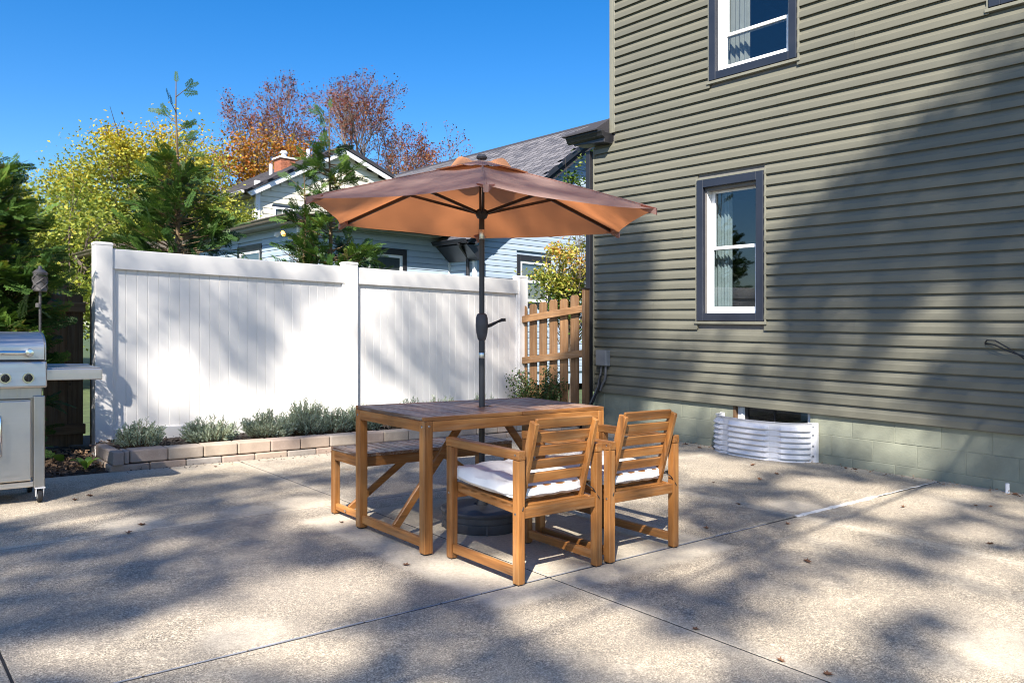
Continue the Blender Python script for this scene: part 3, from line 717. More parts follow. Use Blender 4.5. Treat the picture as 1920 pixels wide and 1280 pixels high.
# ------------------------------------------------------------------ umbrella and its base
PX,PY=3.045,3.955
UB=thing('umbrella_base','round black resin umbrella base standing under the wooden table','umbrella base',(PX,PY,0))
b=MB(); b.lathe([(.0,0),(.235,0),(.243,.012),(.247,.055),(.247,.060),(.241,.062),(.241,.066),(.248,.068),(.250,.098),(.256,.104),(.258,.116),(.252,.124),(.20,.132),(.10,.139),(.05,.141),(.05,.138),(.036,.136),(.036,.12)],64); b.build('tank',M['plastic'],UB,smooth=True)
b=MB()
for k in range(8):
    th=k*math.pi/4+.25; c_,s_=math.cos(th),math.sin(th); b.add([(c_*.243-s_*w_,s_*.243+c_*w_,z_) for w_ in(-.006,.006) for z_ in(.004,.06)]+[(c_*.252-s_*w_,s_*.252+c_*w_,z_) for w_ in(-.006,.006) for z_ in(.004,.058)],[(0,1,3,2),(4,6,7,5),(0,4,5,1),(2,3,7,6),(1,5,7,3),(0,2,6,4)])
b.build('rib',M['plastic'],UB)
b=MB(); b.lathe([(.030,.13),(.034,.14),(.034,.20),(.028,.205),(.028,.13)],24); b.build('socket',M['plastic'],UB,smooth=True)
UM=thing('patio_umbrella','open faded terracotta market umbrella with tilt crank standing through the table','umbrella',(PX,PY,0))
b=MB(); b.lathe([(.019,.135),(.019,1.19),(.017,1.19)],20); b.build('lower_pole',M['pole'],UM,smooth=True)
b=MB(); b.lathe([(.0195,1.055),(.0205,1.058),(.0205,1.085),(.0195,1.088)],20); b.build('sticker_band',M['silver'],UM,smooth=True)
b=MB(); b.lathe([(.020,1.165),(.027,1.175),(.036,1.215),(.0395,1.26),(.038,1.305),(.031,1.328),(.020,1.335)],24); ck=b.build('crank_housing',M['plastic'],UM,smooth=True)
d=Vector((.77,-.64,0)); b=MB(); b.tube([Vector((0,0,1.255))+d*.03,Vector((0,0,1.262))+d*.055,Vector((0,0,1.285))+d*.10,Vector((0,0,1.295))+d*.125],[.012,.011,.008,.010],10); b.build('crank_handle',M['rubber'],ck,smooth=True)
b=MB(); b.tube([Vector((0,0,1.296))+d*.118,Vector((0,0,1.298))+d*.15],.010,10); b.build('handle_grip',M['rubber'],ck,smooth=True)
b=MB(); b.lathe([(.017,1.33),(.017,1.80),(.018,1.80)],20); b.build('upper_pole',M['pole'],UM,smooth=True)
b=MB(); b.lathe([(.0155,1.80),(.0165,1.803),(.0165,1.86),(.0155,1.863)],20); b.build('tilt_joint',M['silver'],UM,smooth=True)
b=MB(); b.lathe([(.017,1.86),(.017,2.24),(.012,2.24)],20); b.build('mast',M['bronze'],UM,smooth=True)
b=MB(); b.lathe([(.018,1.925),(.030,1.932),(.040,1.955),(.040,1.975),(.028,1.985),(.018,1.99)],18); b.build('runner',M['rubber'],UM,smooth=True)
b=MB(); b.lathe([(.018,2.20),(.036,2.205),(.036,2.225),(.018,2.24)],18); b.build('crown_hub',M['rubber'],UM,smooth=True)
b=MB(); b.lathe([(.0,2.302),(.030,2.302),(.036,2.312),(.026,2.328),(.0,2.334)],16); b.build('finial',M['plastic'],UM,smooth=True)
RU=1.125; ZA,ZR=2.275,1.935; base_th=math.atan2(-PY,-PX)+R(1.0)
def rib_pt(th,s): # s 0..1
    return Vector((math.cos(th)*RU*s,math.sin(th)*RU*s,ZA-(ZA-ZR)*(s**1.08)))
ths=[base_th+k*math.pi/3 for k in range(6)]
tipz=[0,0,-.004,-.006,-.004,.002]
for k,th in enumerate(ths):
    b=MB(); pts=[rib_pt(th,s)+Vector((0,0,-.014)) for s in(.03,.25,.5,.75,.985)]
    for i in range(4): b.beam(pts[i],pts[i+1],.012,.020)
    rb=b.build('rib',M['bronze'],UM)
    b=MB(); c_,s_=math.cos(th),math.sin(th); b.beam((c_*.035,s_*.035,1.965),rib_pt(th,.47)+Vector((0,0,-.022)),.010,.018); b.build('strut',M['bronze'],rb)
# canopy: six panels, hem scalloped between ribs, cloth sagging a little
n=16; ms=18; V=[];F=[];idx={}
s0=.17
for k in range(6):
    a,c=ths[k],ths[(k+1)%6]
    for i in range(ms+1):
        s=s0*.55+(1-s0*.55)*i/ms
        A_,B_=rib_pt(a,s),rib_pt(c,s)
        for j in range(n+1):
            t=j/n; p=A_.lerp(B_,t); h=4*t*(1-t)
            p*=1-0; 
            inn=.052*h*s**3; q=Vector((p.x*(1-inn),p.y*(1-inn),p.z-.045*h*s*(1-.45*s)+.010*h*s**3+.0035*s*math.sin(9*t+3*k)*math.sin(11*s+k)*h))
            V.append(q)
    o=k*(ms+1)*(n+1)
    for i in range(ms):
        for j in range(n): F.append((o+i*(n+1)+j,o+(i+1)*(n+1)+j,o+(i+1)*(n+1)+j+1,o+i*(n+1)+j+1))
me=bpy.data.meshes.new('canopy'); me.from_pydata([tuple(v) for v in V],[],F); bm=bmesh.new(); bm.from_mesh(me); bmesh.ops.remove_doubles(bm,verts=bm.verts,dist=.0005)
bmesh.ops.recalc_face_normals(bm,faces=bm.faces); bm.normal_update()
if sum(f.normal.z for f in bm.faces)<0: bmesh.ops.reverse_faces(bm,faces=bm.faces)
bm.to_mesh(me); bm.free(); me.polygons.foreach_set('use_smooth',[True]*len(me.polygons)); me.materials.append(M['canopy']); can=bpy.data.objects.new('canopy',me); COL.objects.link(can); can.parent=UM
# wind vent: small upper tier with a scalloped, lifted hem
V=[];F=[]; n=14; ms=6; rv=.31
for k in range(6):
    a,c=ths[k],ths[(k+1)%6]
    for i in range(ms+1):
        s=i/ms
        for j in range(n+1):
            t=j/n; h=4*t*(1-t); r=rv*s*(1-.10*h*s); th=a+(c-a if c>a else c+2*math.pi-a)*t
            far=k in(2,3); r*=(.82 if far else 1.0+.03*math.sin(k*2)); V.append((math.cos(th)*r,math.sin(th)*r,(2.297-.055*s**1.3+.115*h*s**1.6 if far else 2.297-.100*s+.014*h*s**3)+.004*math.sin(t*17+k)*s))
    o=k*(ms+1)*(n+1)
    for i in range(ms):
        for j in range(n): F.append((o+i*(n+1)+j,o+(i+1)*(n+1)+j,o+(i+1)*(n+1)+j+1,o+i*(n+1)+j+1))
me=bpy.data.meshes.new('vent_cap'); me.from_pydata([tuple(v) for v in V],[],F); bm=bmesh.new(); bm.from_mesh(me); bmesh.ops.remove_doubles(bm,verts=bm.verts,dist=.0005); bmesh.ops.recalc_face_normals(bm,faces=bm.faces)
if sum(f.normal.z for f in bm.faces)<0: bmesh.ops.reverse_faces(bm,faces=bm.faces)
bm.to_mesh(me); bm.free(); me.polygons.foreach_set('use_smooth',[True]*len(me.polygons)); me.materials.append(M['canopy']); me.materials.append(M['ventflap'])
for pf_ in me.polygons:
    if pf_.center.x*.61+pf_.center.y*.79>.02: pf_.material_index=1
vc=bpy.data.objects.new('vent_cap',me); COL.objects.link(vc); vc.parent=UM
for th in ths:
    b=MB(); b.tube([rib_pt(th,s_)+Vector((0,0,.003)) for s_ in(.1,.3,.5,.7,.9,1)],.0035,6); b.build('seam',M['canopy'],UM)
for th in ths:                                                    # rib pockets at the tips
    p=rib_pt(th,1); q=rib_pt(th,.93); sd=Vector((-math.sin(th),math.cos(th),0))
    b=MB(); b.add([p+sd*.014+Vector((0,0,.004)),p-sd*.014+Vector((0,0,.004)),q-sd*.05+Vector((0,0,-.004)),q+sd*.05+Vector((0,0,-.004)),p+sd*.012-Vector((0,0,.034)),p-sd*.012-Vector((0,0,.034)),q-sd*.014-Vector((0,0,.03)),q+sd*.014-Vector((0,0,.03))],[(0,3,2,1),(4,5,6,7),(0,1,5,4),(1,2,6,5),(2,3,7,6),(3,0,4,7)]); b.build('tip_pocket',M['canopy'],UM)
b=MB(); c_,s_=math.cos(base_th),math.sin(base_th); b.tube([(c_*.03,s_*.03,1.96),(c_*.05,s_*.05,2.05),(c_*.028,s_*.028,2.14),(c_*.04,s_*.04,2.2)],.004,6); b.build('pull_cord',M['vinyl'],UM,smooth=True)

# ------------------------------------------------------------------ gas grill
GR=thing('gas_grill','stainless steel gas grill with closed lid, black knobs and folding side shelf','grill',(.45,6.4,0))
gx0,gx1=-.56,.562; gy=-.25
b=MB(); b.box(gx0+.07,gx1-.085,gy+.02,gy+.44,.15,.70); b.build('cabinet',M['steelv'],GR,bevel=.004)
for x0,x1 in((gx0+.075,-.003),(.003,gx1-.082)):
    b=MB(); b.box(x0,x1,gy,gy+.018,.155,.690); dr=b.build('door',M['steel'],GR,bevel=.006,seg=2)
    hxx=(-.075 if x1<.1 else .30); 
    b=MB(); b.tube([(hxx,gy,.33),(hxx,gy-.035,.34),(hxx,gy-.04,.37),(hxx,gy-.04,.55),(hxx,gy-.035,.58),(hxx,gy,.59)],.010,10); b.build('door_handle',M['chrome'],dr,smooth=True)
for x in(gx0,gx1-.068):
    for y0,y1 in((gy+.005,gy+.05),(gy+.40,gy+.445)):
        b=MB(); b.box(x,x+.068,y0,y1,.105,.72); b.build('leg',M['steelv'],GR,bevel=.005,seg=2)
b=MB(); b.box(gx0+.068,gx1-.068,gy+.01,gy+.44,.11,.148); b.build('bottom_shelf',M['steel'],GR,bevel=.004)
b=MB(); b.box(gx0+.01,gx1-.015,gy+.03,gy+.44,.70,.80); b.build('firebox',M['steelv'],GR,bevel=.004)
b=MB(); b.prism([(gy-.045,.785),(gy-.03,.775),(gy+.02,.785),(gy+.05,.955),(gy-.02,.955),(gy-.033,.945)],gx0+.004,gx1+.004,'x'); cp=b.build('control_panel',M['steel'],GR,bevel=.008,seg=2)
for x in(-.32,-.065,.065,.195,.325,.455):
    b=MB(); b.lathe([(.0,.014),(.031,.012),(.034,.006),(.034,.0)],28,(x,gy-.058,.845),'y'); kb=b.build('bezel',M['chrome'],GR,smooth=True)
    b=MB(); b.lathe([(.0,.004),(.025,.004),(.026,-.006),(.022,-.016),(.0,-.018)],24,(x,gy-.050,.845),'y'); b.box(x-.007,x+.007,gy-.096,gy-.066,.822,.874); b.build('knob',M['knob'],GR,bevel=.003,seg=2)
# lid: curved sheet with flat lower band
pr=[(gy-.02,.962)]
pr+= [(gy-.02,1.045)]
for k in range(1,11):
    a=k/10*math.pi/2; pr.append((gy-.02+.20*(1-math.cos(a)),1.045+.10*math.sin(a)))
pr+=[(gy+.33,1.145),(gy+.42,1.10),(gy+.44,.962)]
b=MB(); b.prism(pr,gx0+.012,gx1-.006,'x'); lid=b.build('lid',M['steel'],GR,smooth=True,bevel=.004)
b=MB(); b.prism([(p+(0.0),q+.003) if i else (p,q) for i,(p,q) in enumerate(pr)],gx1-.006,gx1+.002,'x'); b.build('lid_end',M['steelv'],GR)
b=MB(); b.box(gx0+.006,gx1,gy-.012,gy+.43,.953,.961); b.build('lid_gap',M['rubber'],GR)
b=MB(); b.tube([(-.42,gy-.062,1.012),(.46,gy-.062,1.012)],.013,16); lh=b.build('lid_handle',M['chrome'],GR,smooth=True)
for x in(-.42,.46):
    b=MB(); b.lathe([(.0,.05),(.022,.05),(.024,.03),(.027,.0),(.022,-.02),(.0,-.022)],18,(x,gy-.066,1.012),'y'); b.build('handle_post',M['chrome'],lh,smooth=True)
for x0,x1 in((gx1+.004,gx1+.353),(gx0-.353,gx0-.004)):
    b=MB(); b.box(x0,x1,gy,gy+.40,.822,.90); b.build('side_shelf',M['steel'],GR,bevel=.006,seg=2)
    b=MB(); b.box(x0+.01,x1-.01,gy+.015,gy+.39,.9005,.908); b.box(x0+.01,x1-.01,gy+.37,gy+.39,.908,.915); b.build('shelf_top',M['steel'],GR,bevel=.003)
def caster(x,y):
    b=MB(); b.lathe([(.016,-.014),(.038,-.014),(.043,-.010),(.043,.010),(.038,.014),(.016,.014)],24,(x,y,.044),'x'); w_=b.build('caster',M['rubber'],GR,smooth=True)
    b=MB(); b.lathe([(.0,-.0165),(.020,-.0165),(.024,-.012)],18,(x,y,.044),'x'); b.lathe([(.024,.012),(.020,.0165),(.0,.0165)],18,(x,y,.044),'x'); b.build('hub',M['grey'],w_,smooth=True)
    b=MB(); b.prism([(y-.012,.04),(y+.012,.04),(y+.03,.098),(y-.03,.098)],x-.024,x-.019,'x'); b.prism([(y-.012,.04),(y+.012,.04),(y+.03,.098),(y-.03,.098)],x+.019,x+.024,'x'); b.box(x-.03,x+.03,y-.032,y+.032,.097,.104); b.build('fork',M['vinyl'],w_)
for x in(gx0+.034,gx1-.030):
    for y in(gy+.028,gy+.42): caster(x,y)
# ------------------------------------------------------------------ garden torch
TO=thing('garden_torch','dark bronze garden torch on a thin stake among the evergreen','garden torch',(1.196,7.5,0))
b=MB(); b.tube([(0,0,-.1),(0,0,1.47)],.0095,10); b.build('stake',M['tiki'],TO,smooth=True)
b=MB(); b.lathe([(.013,1.33),(.02,1.335),(.02,1.365),(.013,1.37)],14,(-.014,0,0)); b.build('bracket',M['tiki'],TO,smooth=True)
b=MB(); b.lathe([(.0,1.462),(.045,1.464),(.052,1.475),(.050,1.49),(.050,1.605),(.054,1.612),(.054,1.622),(.034,1.64),(.028,1.646),(.0,1.648)],28); b.build('canister',M['tiki'],TO,smooth=True)
for s_ in(-1,1):
    for k in range(4):
        b=MB(); b.tube([(math.cos(k*math.pi/2+s_*t*2.6)*.054,math.sin(k*math.pi/2+s_*t*2.6)*.054,1.482+.125*t) for t in [i/14 for i in range(15)]],.0045,6); b.build('woven_band',M['tiki'],TO,smooth=True)
b=MB(); b.lathe([(.0,1.645),(.018,1.646),(.015,1.668),(.008,1.676),(.0,1.677)],16); b.build('snuffer_cap',M['tiki'],TO,smooth=True)

# ------------------------------------------------------------------ blue house next door
BH=thing('blue_house','pale blue sided neighbouring house with grey shingled roof and black trim','house',(0,0,0))
def lap_x(y,x0,x1,z,h,m,par,o=.016):   # courses on a wall that runs along x, facing -y
    b=MB(); b.prism([(y+.02,z+.002),(y-o,z),(y-o+.001,z+h*.55),(y-.006,z+h*.93),(y+.02,z+h+.004)],x0,x1,'x'); b.build('siding_board',m,par)
def lap_y(x,y0,y1,z,h,m,par,o=.016):   # courses on a wall that runs along y, facing -x
    b=MB(); b.prism([(x+.02,z+.002),(x-o,z),(x-o+.001,z+h*.55),(x-.006,z+h*.93),(x+.02,z+h+.004)],y0,y1,'y'); b.build('siding_board',m,par)
bx0,bx1,by1,by2=6.73,10.35,14.6,13.7
bp=.131
def rx(z): return 9.95+(z-3.10)/.755+.12
wins=[('x',by1,8.15,9.19,1.75,2.915),('x',by2,11.53,12.57,1.80,2.955),('y',bx0,16.38,17.75,1.95,2.97)]
def clip(iv,holes,z,h):
    for a,c,zb,zt in holes:
        if z<zt-.01 and z+h>zb+.01:
            o=[]
            for p,q in iv:
                if c<=p or a>=q:o.append((p,q))
                else:
                    if a>p+.02:o.append((p,a))
                    if c<q-.02:o.append((c,q))
            iv=o
    return iv
z=.3
while z<6.35:
    if z<3.22:
        for p,q in clip([(bx0+.05,bx1-.02)],[w[2:] for w in wins if w[1]==by1],z,bp): lap_x(by1,p,q,z,bp,M['blue'],BH)
        for p,q in clip([(by1+.02,21)],[w[2:] for w in wins if w[0]=='y'],z,bp): lap_y(bx0,p,q,z,bp,M['blue'],BH)
        if z<3.05: lap_y(bx1,by2+.06,by1-.0,z,bp,M['blue'],BH)
    xl=bx1+.06 if z<3.2 else max(bx1+.06,rx(z+bp)); xr=18.5 if z<3.2 else 28.8-rx(z+bp)
    if xr-xl>.2:
        for p,q in clip([(xl,xr)],[w[2:] for w in wins if w[1]==by2],z,bp): lap_x(by2,p,q,z,bp,M['blue'],BH)
    z+=bp
b=MB(); b.box(bx0+.02,bx1+.3,by1+.02,21,0,3.26); b.box(bx1+.02,18.5,by2+.02,23,0,3.2); b.prism([(bx1+.02,3.2),(18.5,3.2),(14.4,6.2)],by2+.02,23,'y'); b.build('wall',M['blue'],BH)
for x,y in((bx0-.02,by1-.02),(bx1-.02,by2-.02),(bx1-.06,by1-.022)):
    b=MB(); w_=.085 if y<14.58 or x<8 else .05; b.box(x,x+w_,y,y+w_*.9,.2,3.15); b.build('corner_trim',M['vinyl'],BH,bevel=.005)
for ax,pos,a,c,zb,zt in wins:
    t=.10; b=MB(); e=pos-.03
    def bx(u0,u1,z0,z1,d0,d1,mb):
        if ax=='x': mb.box(u0,u1,pos+d0,pos+d1,z0,z1)
        else: mb.box(pos+d0,pos+d1,u0,u1,z0,z1)
    bx(a,a+t,zb,zt,-.03,.02,b); bx(c-t,c,zb,zt,-.03,.02,b); bx(a+t,c-t,zt-t*1.3,zt,-.03,.02,b); bx(a+t,c-t,zb,zb+t,-.03,.02,b)
    w_=b.build('window',M['black'],BH,bevel=.004)
    b=MB(); f=.06; A_,C_,B_,T_=a+t,c-t,zb+t,zt-t*1.3; mid=(B_+T_)/2
    bx(A_,A_+f,B_,T_,-.012,.015,b); bx(C_-f,C_,B_,T_,-.012,.015,b); bx(A_+f,C_-f,T_-f,T_,-.012,.015,b); bx(A_+f,C_-f,B_,B_+f,-.012,.015,b); bx(A_+f,C_-f,mid-.03,mid+.03,-.012,.015,b)
    b.build('frame',M['vinyl'],w_)
    b=MB(); bx(A_+f,C_-f,B_+f,T_-f,.004,.008,b); b.build('pane',M['glass'],w_)
    b=MB()
    if ax=='x' and pos==by2:
        V=[];F=[]; n=30
        for i in range(n+1): x=A_+f+(C_-A_-2*f)*i/n; V+=[(x,pos+.013+.003*math.sin(i*1.3),B_+f),(x,pos+.013+.003*math.sin(i*1.3),T_-f-.12)]
        b.add(V,[(2*i,2*i+2,2*i+3,2*i+1) for i in range(n)]); b.build('curtain',M['curtain2'],w_,smooth=True)
    else: bx(A_+f,C_-f,B_+f,T_-f,.012,.016,b); b.build('dark_blind',M['room'],w_)
# eaves
def gutter(ax,fix,a,c,z,m,par,sgn=-1):
    p=[(fix,z-.09),(fix+sgn*.07,z-.08),(fix+sgn*.085,z-.045),(fix+sgn*.11,z-.015),(fix+sgn*.11,z),(fix,z)]
    b=MB(); b.prism(p,a,c,ax); return b.build('gutter',m,par,bevel=.004)
M['brownmetal']=plain('brown_gutter',(.17,.14,.11),.45,.1,4)
gutter('y',bx0-.30,14.15,21,3.36,M['brownmetal'],BH)
b=MB(); b.box(bx0-.30,bx0,14.2,21,3.22,3.27); b.box(bx0-.30,bx1-.5,14.2,by1,3.221,3.271); b.build('soffit',M['greentrim'],BH)
b=MB(); b.box(bx0-.30,bx1-.42,14.12,14.20,3.24,3.36); b.build('fascia',M['black'],BH)
b=MB(); b.prism([(bx0-.30,3.37),(bx1+.2,3.50),(bx1+.2,3.28),(bx0-.30,3.28)],14.16,21,'y'); b.build('low_roof',M['shingledark'],BH)
b=MB(); b.prism([(9.93,3.04),(9.93,3.13),(14.4,6.50),(18.9,3.13),(18.9,3.04),(14.4,6.36)],13.37,13.42,'y'); b.build('rake_board',M['black'],BH)
b=MB(); b.prism([(9.93,3.08),(14.4,6.44),(18.87,3.08),(18.6,3.05),(14.4,6.2),(10.2,3.05)],13.42,23.4,'y'); b.build('roof_deck',M['shingledark'],BH)
gutter('y',9.93,13.4,14.9,3.14,M['black'],BH)
b=MB(); b.prism([(9.95,3.03),(10.36,3.03),(10.36,2.72),(10.30,2.72)],13.45,14.58,'y'); b.build('eave_box',M['black'],BH)
b=MB(); b.tube([(9.88,13.62,3.05),(9.92,13.64,2.98),(10.15,13.78,2.86),(10.27,13.84,2.78),(10.27,13.84,2.6),(10.27,13.84,.2)],.04,8); b.build('downspout',M['black'],BH,smooth=True)
# shingles: three tab courses with uneven tones
def shingles(par,p0,du,dv,nu,nv,wu,hv,m,nmax,y0part):
    "p0 eave corner, du along eave, dv up the slope (unit vectors)"
    p0=np.array(p0,float);du=np.array(du,float);dv=np.array(dv,float);nrm=np.cross(du,dv); nrm/=np.linalg.norm(nrm)
    if nrm[2]<0:nrm=-nrm
    V=[];F=[];T=[]; variants=[]; cnt=0
    def cell(w,h): 
        a=du*(w-.012); c=dv*(h+.02); up_=nrm*.011
        return [up_,a+up_,a+c+nrm*.002,c+nrm*.002,np.zeros(3),a]
    Q=[(0,1,2,3),(4,5,1,0)]
    for k in range(6):
        me=bpy.data.meshes.new('shingle'); me.from_pydata([tuple(x) for x in cell(wu,hv)],[],Q); at=me.attributes.new('tint','FLOAT','FACE'); at.data.foreach_set('value',[k/5]*2); me.materials.append(m); variants.append(me)
    order=[(i,j) for j in range(nv) for i in range(nu)]
    order.sort(key=lambda q:(-q[1]*.5+q[0]))
    for i,j in order:
        off=(j%2)*.5*wu+((j*37)%7)*.03; base=p0+du*(i*wu+off-wu*.5)+dv*(j*hv); t=random.random()
        if cnt<nmax and j>=y0part:
            o=bpy.data.objects.new('shingle',variants[int(t*5.99)]); COL.objects.link(o); o.location=base; o.parent=par; cnt+=1
        else:
            n0=len(V); V+=[base+x for x in cell(wu,hv)]; F+=[tuple(q+n0 for q in f) for f in Q]; T+=[t,t]
    npmesh('shingles',V,F,m,par,T,'stuff')
sl_=math.hypot(4.47,3.36)
shingles(BH,(9.90,13.40,3.115),(0,1,0),(4.47/sl_,0,3.36/sl_),33,38,.30,.1465,M['shingle'],290,14)
b=MB(); b.prism([(14.22,6.36),(14.4,6.52),(14.58,6.36),(14.4,6.46)],13.4,23.4,'y'); b.build('ridge_cap',M['shingledark'],BH)
# lit floodlight on its wall
FLD=thing('floodlight','white twin head floodlight with one lamp lit on the blue wall','floodlight',(bx0-.02,15.13,3.07))
b=MB(); b.lathe([(.0,-.03),(.05,-.03),(.055,-.01),(.055,.0)],20,(0,0,0),'x'); b.build('mount',M['vinyl'],FLD,smooth=True)
E_=NT('lit_lamp'); E_.b.inputs['Emission Color'].default_value=(1,.45,.06,1); E_.b.inputs['Emission Strength'].default_value=2.6; M['lamp']=E_.m
for k,(dy,mm) in enumerate(((.20,'vinyl'),(-.12,'lamp'))):
    ax_=Vector((-.75,-.25 if k else .35,-.35)).normalized(); p=Vector((-.08,dy,.0))
    b=MB(); V=[];F=[]; q=ax_.to_track_quat('Z','Y').to_matrix()
    pf=[(.022,-.07),(.035,-.03),(.06,.05),(.062,.055)]; sg=18
    for r_,zz_ in pf:
        for i in range(sg): th=2*math.pi*i/sg; V.append(p+q@Vector((r_*math.cos(th),r_*math.sin(th),zz_)))
    for a in range(len(pf)-1):
        for i in range(sg): F.append((a*sg+i,a*sg+(i+1)%sg,(a+1)*sg+(i+1)%sg,(a+1)*sg+i))
    F.append(tuple(range(sg))[::-1]); b.add(V,F); h_=b.build('lamp_head',M['vinyl'],FLD,smooth=True)
    b=MB(); V=[p+q@Vector((.058*math.cos(2*math.pi*i/sg),.058*math.sin(2*math.pi*i/sg),.054)) for i in range(sg)]+[p+q@Vector((0,0,.095))]
    b.add(V,[(i,(i+1)%sg,sg) for i in range(sg)]); b.build('bulb',M[mm],h_,smooth=True)
    b=MB(); b.tube([(0,dy*.3,0),p+ax_*-.05],.012,8); b.build('bracket',M['vinyl'],FLD)
# ------------------------------------------------------------------ cream house behind
CH=thing('cream_house','cream sided house with dark gable roof behind the blue house','house',(0,0,0))
cy=26.; cx0,cx1=10.46,17.6; pk=(13.62,7.66)
def roofz(x): return 5.80+(x-10.46)*.59 if x<pk[0] else pk[1]-(x-pk[0])*.41
z=1.2; cp_=.20
while z<7.5:
    zt=z+cp_
    xa=cx0+.1 if zt<5.75 else cx0+.1+(zt-5.75)/.59; xb=cx1 if zt<6.0 else pk[0]+(pk[1]-zt)/.41-.1
    for p,q in clip([(xa,xb)],[(11.05,12.15,4.2,5.28)],z,cp_):
        if q-p>.15: lap_x(cy,p,q,z,cp_,M['cream'],CH,.02)
    if z<5.5: lap_y(cx0,cy+.12,33,z,cp_,M['cream'],CH,.02)
    z+=cp_
b=MB(); b.box(cx0+.02,cx1,cy+.02,33,0,5.75); b.prism([(cx0+.02,5.7),(pk[0],7.5),(cx1,5.8)],cy+.02,33,'y'); b.build('wall',M['cream'],CH)
b=MB(); b.box(cx0-.03,cx0+.13,cy-.04,cy+.1,0,6.08); b.build('corner_post',M['vinyl'],CH)
b=MB(); b.prism([(10.05,5.60),(pk[0],7.60),(17.7,6.0),(17.7,5.85),(pk[0],7.42),(10.2,5.50)],cy-.28,cy-.24,'y'); b.build('rake_board',M['vinyl'],CH)
b=MB(); b.prism([(10.02,5.61),(10.02,5.68),(pk[0],7.76),(17.8,6.10),(17.8,6.0),(pk[0],7.62)],cy-.32,33.3,'y'); b.build('roof_deck',M['shingledark'],CH)
sl_=math.hypot(3.6,2.08); shingles(CH,(10.0,cy-.30,5.675),(0,1,0),(3.6/sl_,0,2.08/sl_),23,20,.32,.205,M['shingledark'],0,0)
gutter('y',10.02,cy-.1,33,5.68,M['vinyl'],CH)
b=MB(); b.box(10.05,cx0,cy,33,5.52,5.56); b.build('soffit',M['greentrim'],CH)
b=MB(); a,c,zb,zt=11.05,12.15,4.2,5.28; b.box(a,a+.08,cy-.04,cy+.02,zb,zt); b.box(c-.08,c,cy-.04,cy+.02,zb,zt); b.box(a+.08,c-.08,cy-.04,cy+.02,zt-.08,zt); b.box(a+.08,c-.08,cy-.04,cy+.02,zb,zb+.08); w_=b.build('window',M['vinyl'],CH)
b=MB(); b.box(a-.04,c+.04,cy-.05,cy-.01,zt+.002,zt+.05); b.build('head_trim',M['navy'],w_)
b=MB(); b.box(a+.08,c-.08,cy,cy+.01,zb+.08,zt-.08); b.build('pane',M['glass'],w_)
b=MB(); b.box((a+c)/2-.025,(a+c)/2+.025,cy-.02,cy-.001,zb+.08,zt-.08); b.box(a+.32,a+.34,cy-.015,cy-.002,zb+.08,zt-.08); b.build('muntin',M['vinyl'],w_)
b=MB(); b.prism([(11.55,6.22),(11.80,6.22),(11.80,6.08),(11.62,6.08)],cy-.12,cy-.02,'y'); b.build('wall_vent',M['grey'],CH)
ck_=MB(); ck_.box(12.2,12.76,28.0,28.6,6.4,7.42); chn=ck_.build('chimney',M['brick'],CH,bevel=.01)
for r_ in range(9):
    for i in range(3):
        b=MB(); x=12.19+i*.19+(r_%2)*.04; b.box(x+.006,min(x+.184,12.77),27.985,28.01,6.75+r_*.072,6.75+r_*.072+.062); b.build('brick',M['brick'],chn)
b=MB(); b.box(12.14,12.82,27.94,28.66,7.42,7.48); b.build('chimney_cap',M['caulkwhite'],chn)
b=MB(); b.lathe([(.09,7.48),(.09,7.66),(.14,7.67),(.14,7.71),(.07,7.76)],14,(12.45,28.3,0)); b.build('flue',M['galv'],chn,smooth=True)
for x,y,h in((11.95,28.3,.5),(13.1,27.6,.45)):
    b=MB(); b.lathe([(.07,roofz(x)-.1),(.07,roofz(x)+h),(.05,roofz(x)+h)],12,(x,y,0)); b.build('vent_stack',M['galv'],CH,smooth=True)
# ------------------------------------------------------------------ garden shed far left
SH=thing('garden_shed','small tan shed with brown eaves behind the white fence','shed',(0,0,0))
b=MB(); b.box(3.80,4.7,15,17.8,0,2.48); b.build('wall',M['cream'],SH)
b=MB(); b.prism([(3.52,2.50),(3.52,2.58),(4.7,2.74),(4.9,2.62),(4.9,2.50)],14.8,18,'y'); b.build('roof',M['brownmetal'],SH)
gutter('y',3.52,14.8,18,2.57,M['brownmetal'],SH)
b=MB(); b.tube([(3.45,17.7,2.5),(3.52,17.68,2.38),(3.72,17.65,2.22),(3.76,17.65,2.1),(3.76,17.65,.1)],.05,8); b.build('downspout',M['brownmetal'],SH,smooth=True)
# ------------------------------------------------------------------ plants
def rot_from(dirs):
    "rotation matrices (n,3,3) whose z column is dirs, random spin"
    d=dirs/np.linalg.norm(dirs,axis=1,keepdims=True); r=RNG.normal(size=d.shape); a=np.cross(d,r); a/=np.linalg.norm(a,axis=1,keepdims=True); b=np.cross(d,a)
    return np.stack([a,b,d],2)
def leaves(P,size,flat=.4,aspect=.6,fold=.22,dirs=None):
    "one folded leaf (two triangles pairs) per point"
    n=len(P); N=RNG.normal(size=(n,3)); N[:,2]=np.abs(N[:,2])+flat
    Rm=rot_from(N) if dirs is None else rot_from(dirs)
    s=size*RNG.uniform(.65,1.25,n)
    T=np.array([(0,-.5,0),(.5*aspect,-.05,fold*.5),(0,.5,0),(-.5*aspect,-.05,fold*.5)])
    V=np.einsum('nij,kj->nki',Rm,T)*s[:,None,None]+P[:,None,:]
    i=np.arange(n)[:,None]*4; F=np.concatenate([i+np.array([[0,1,2]]),i+np.array([[0,2,3]])],0)
    return V.reshape(-1,3),F
def trunk(name,pts,rad,m,par,seg=8):
    b=MB(); b.tube(pts,rad,seg); return b.build(name,m,par,smooth=True)
def limb_mesh(name,segs,m,par):
    b=MB()
    for pts,rad in segs: b.tube(pts,rad,5 if rad[0]<.04 else 7,False)
    me=b; return me.build(name,m,par,smooth=True)
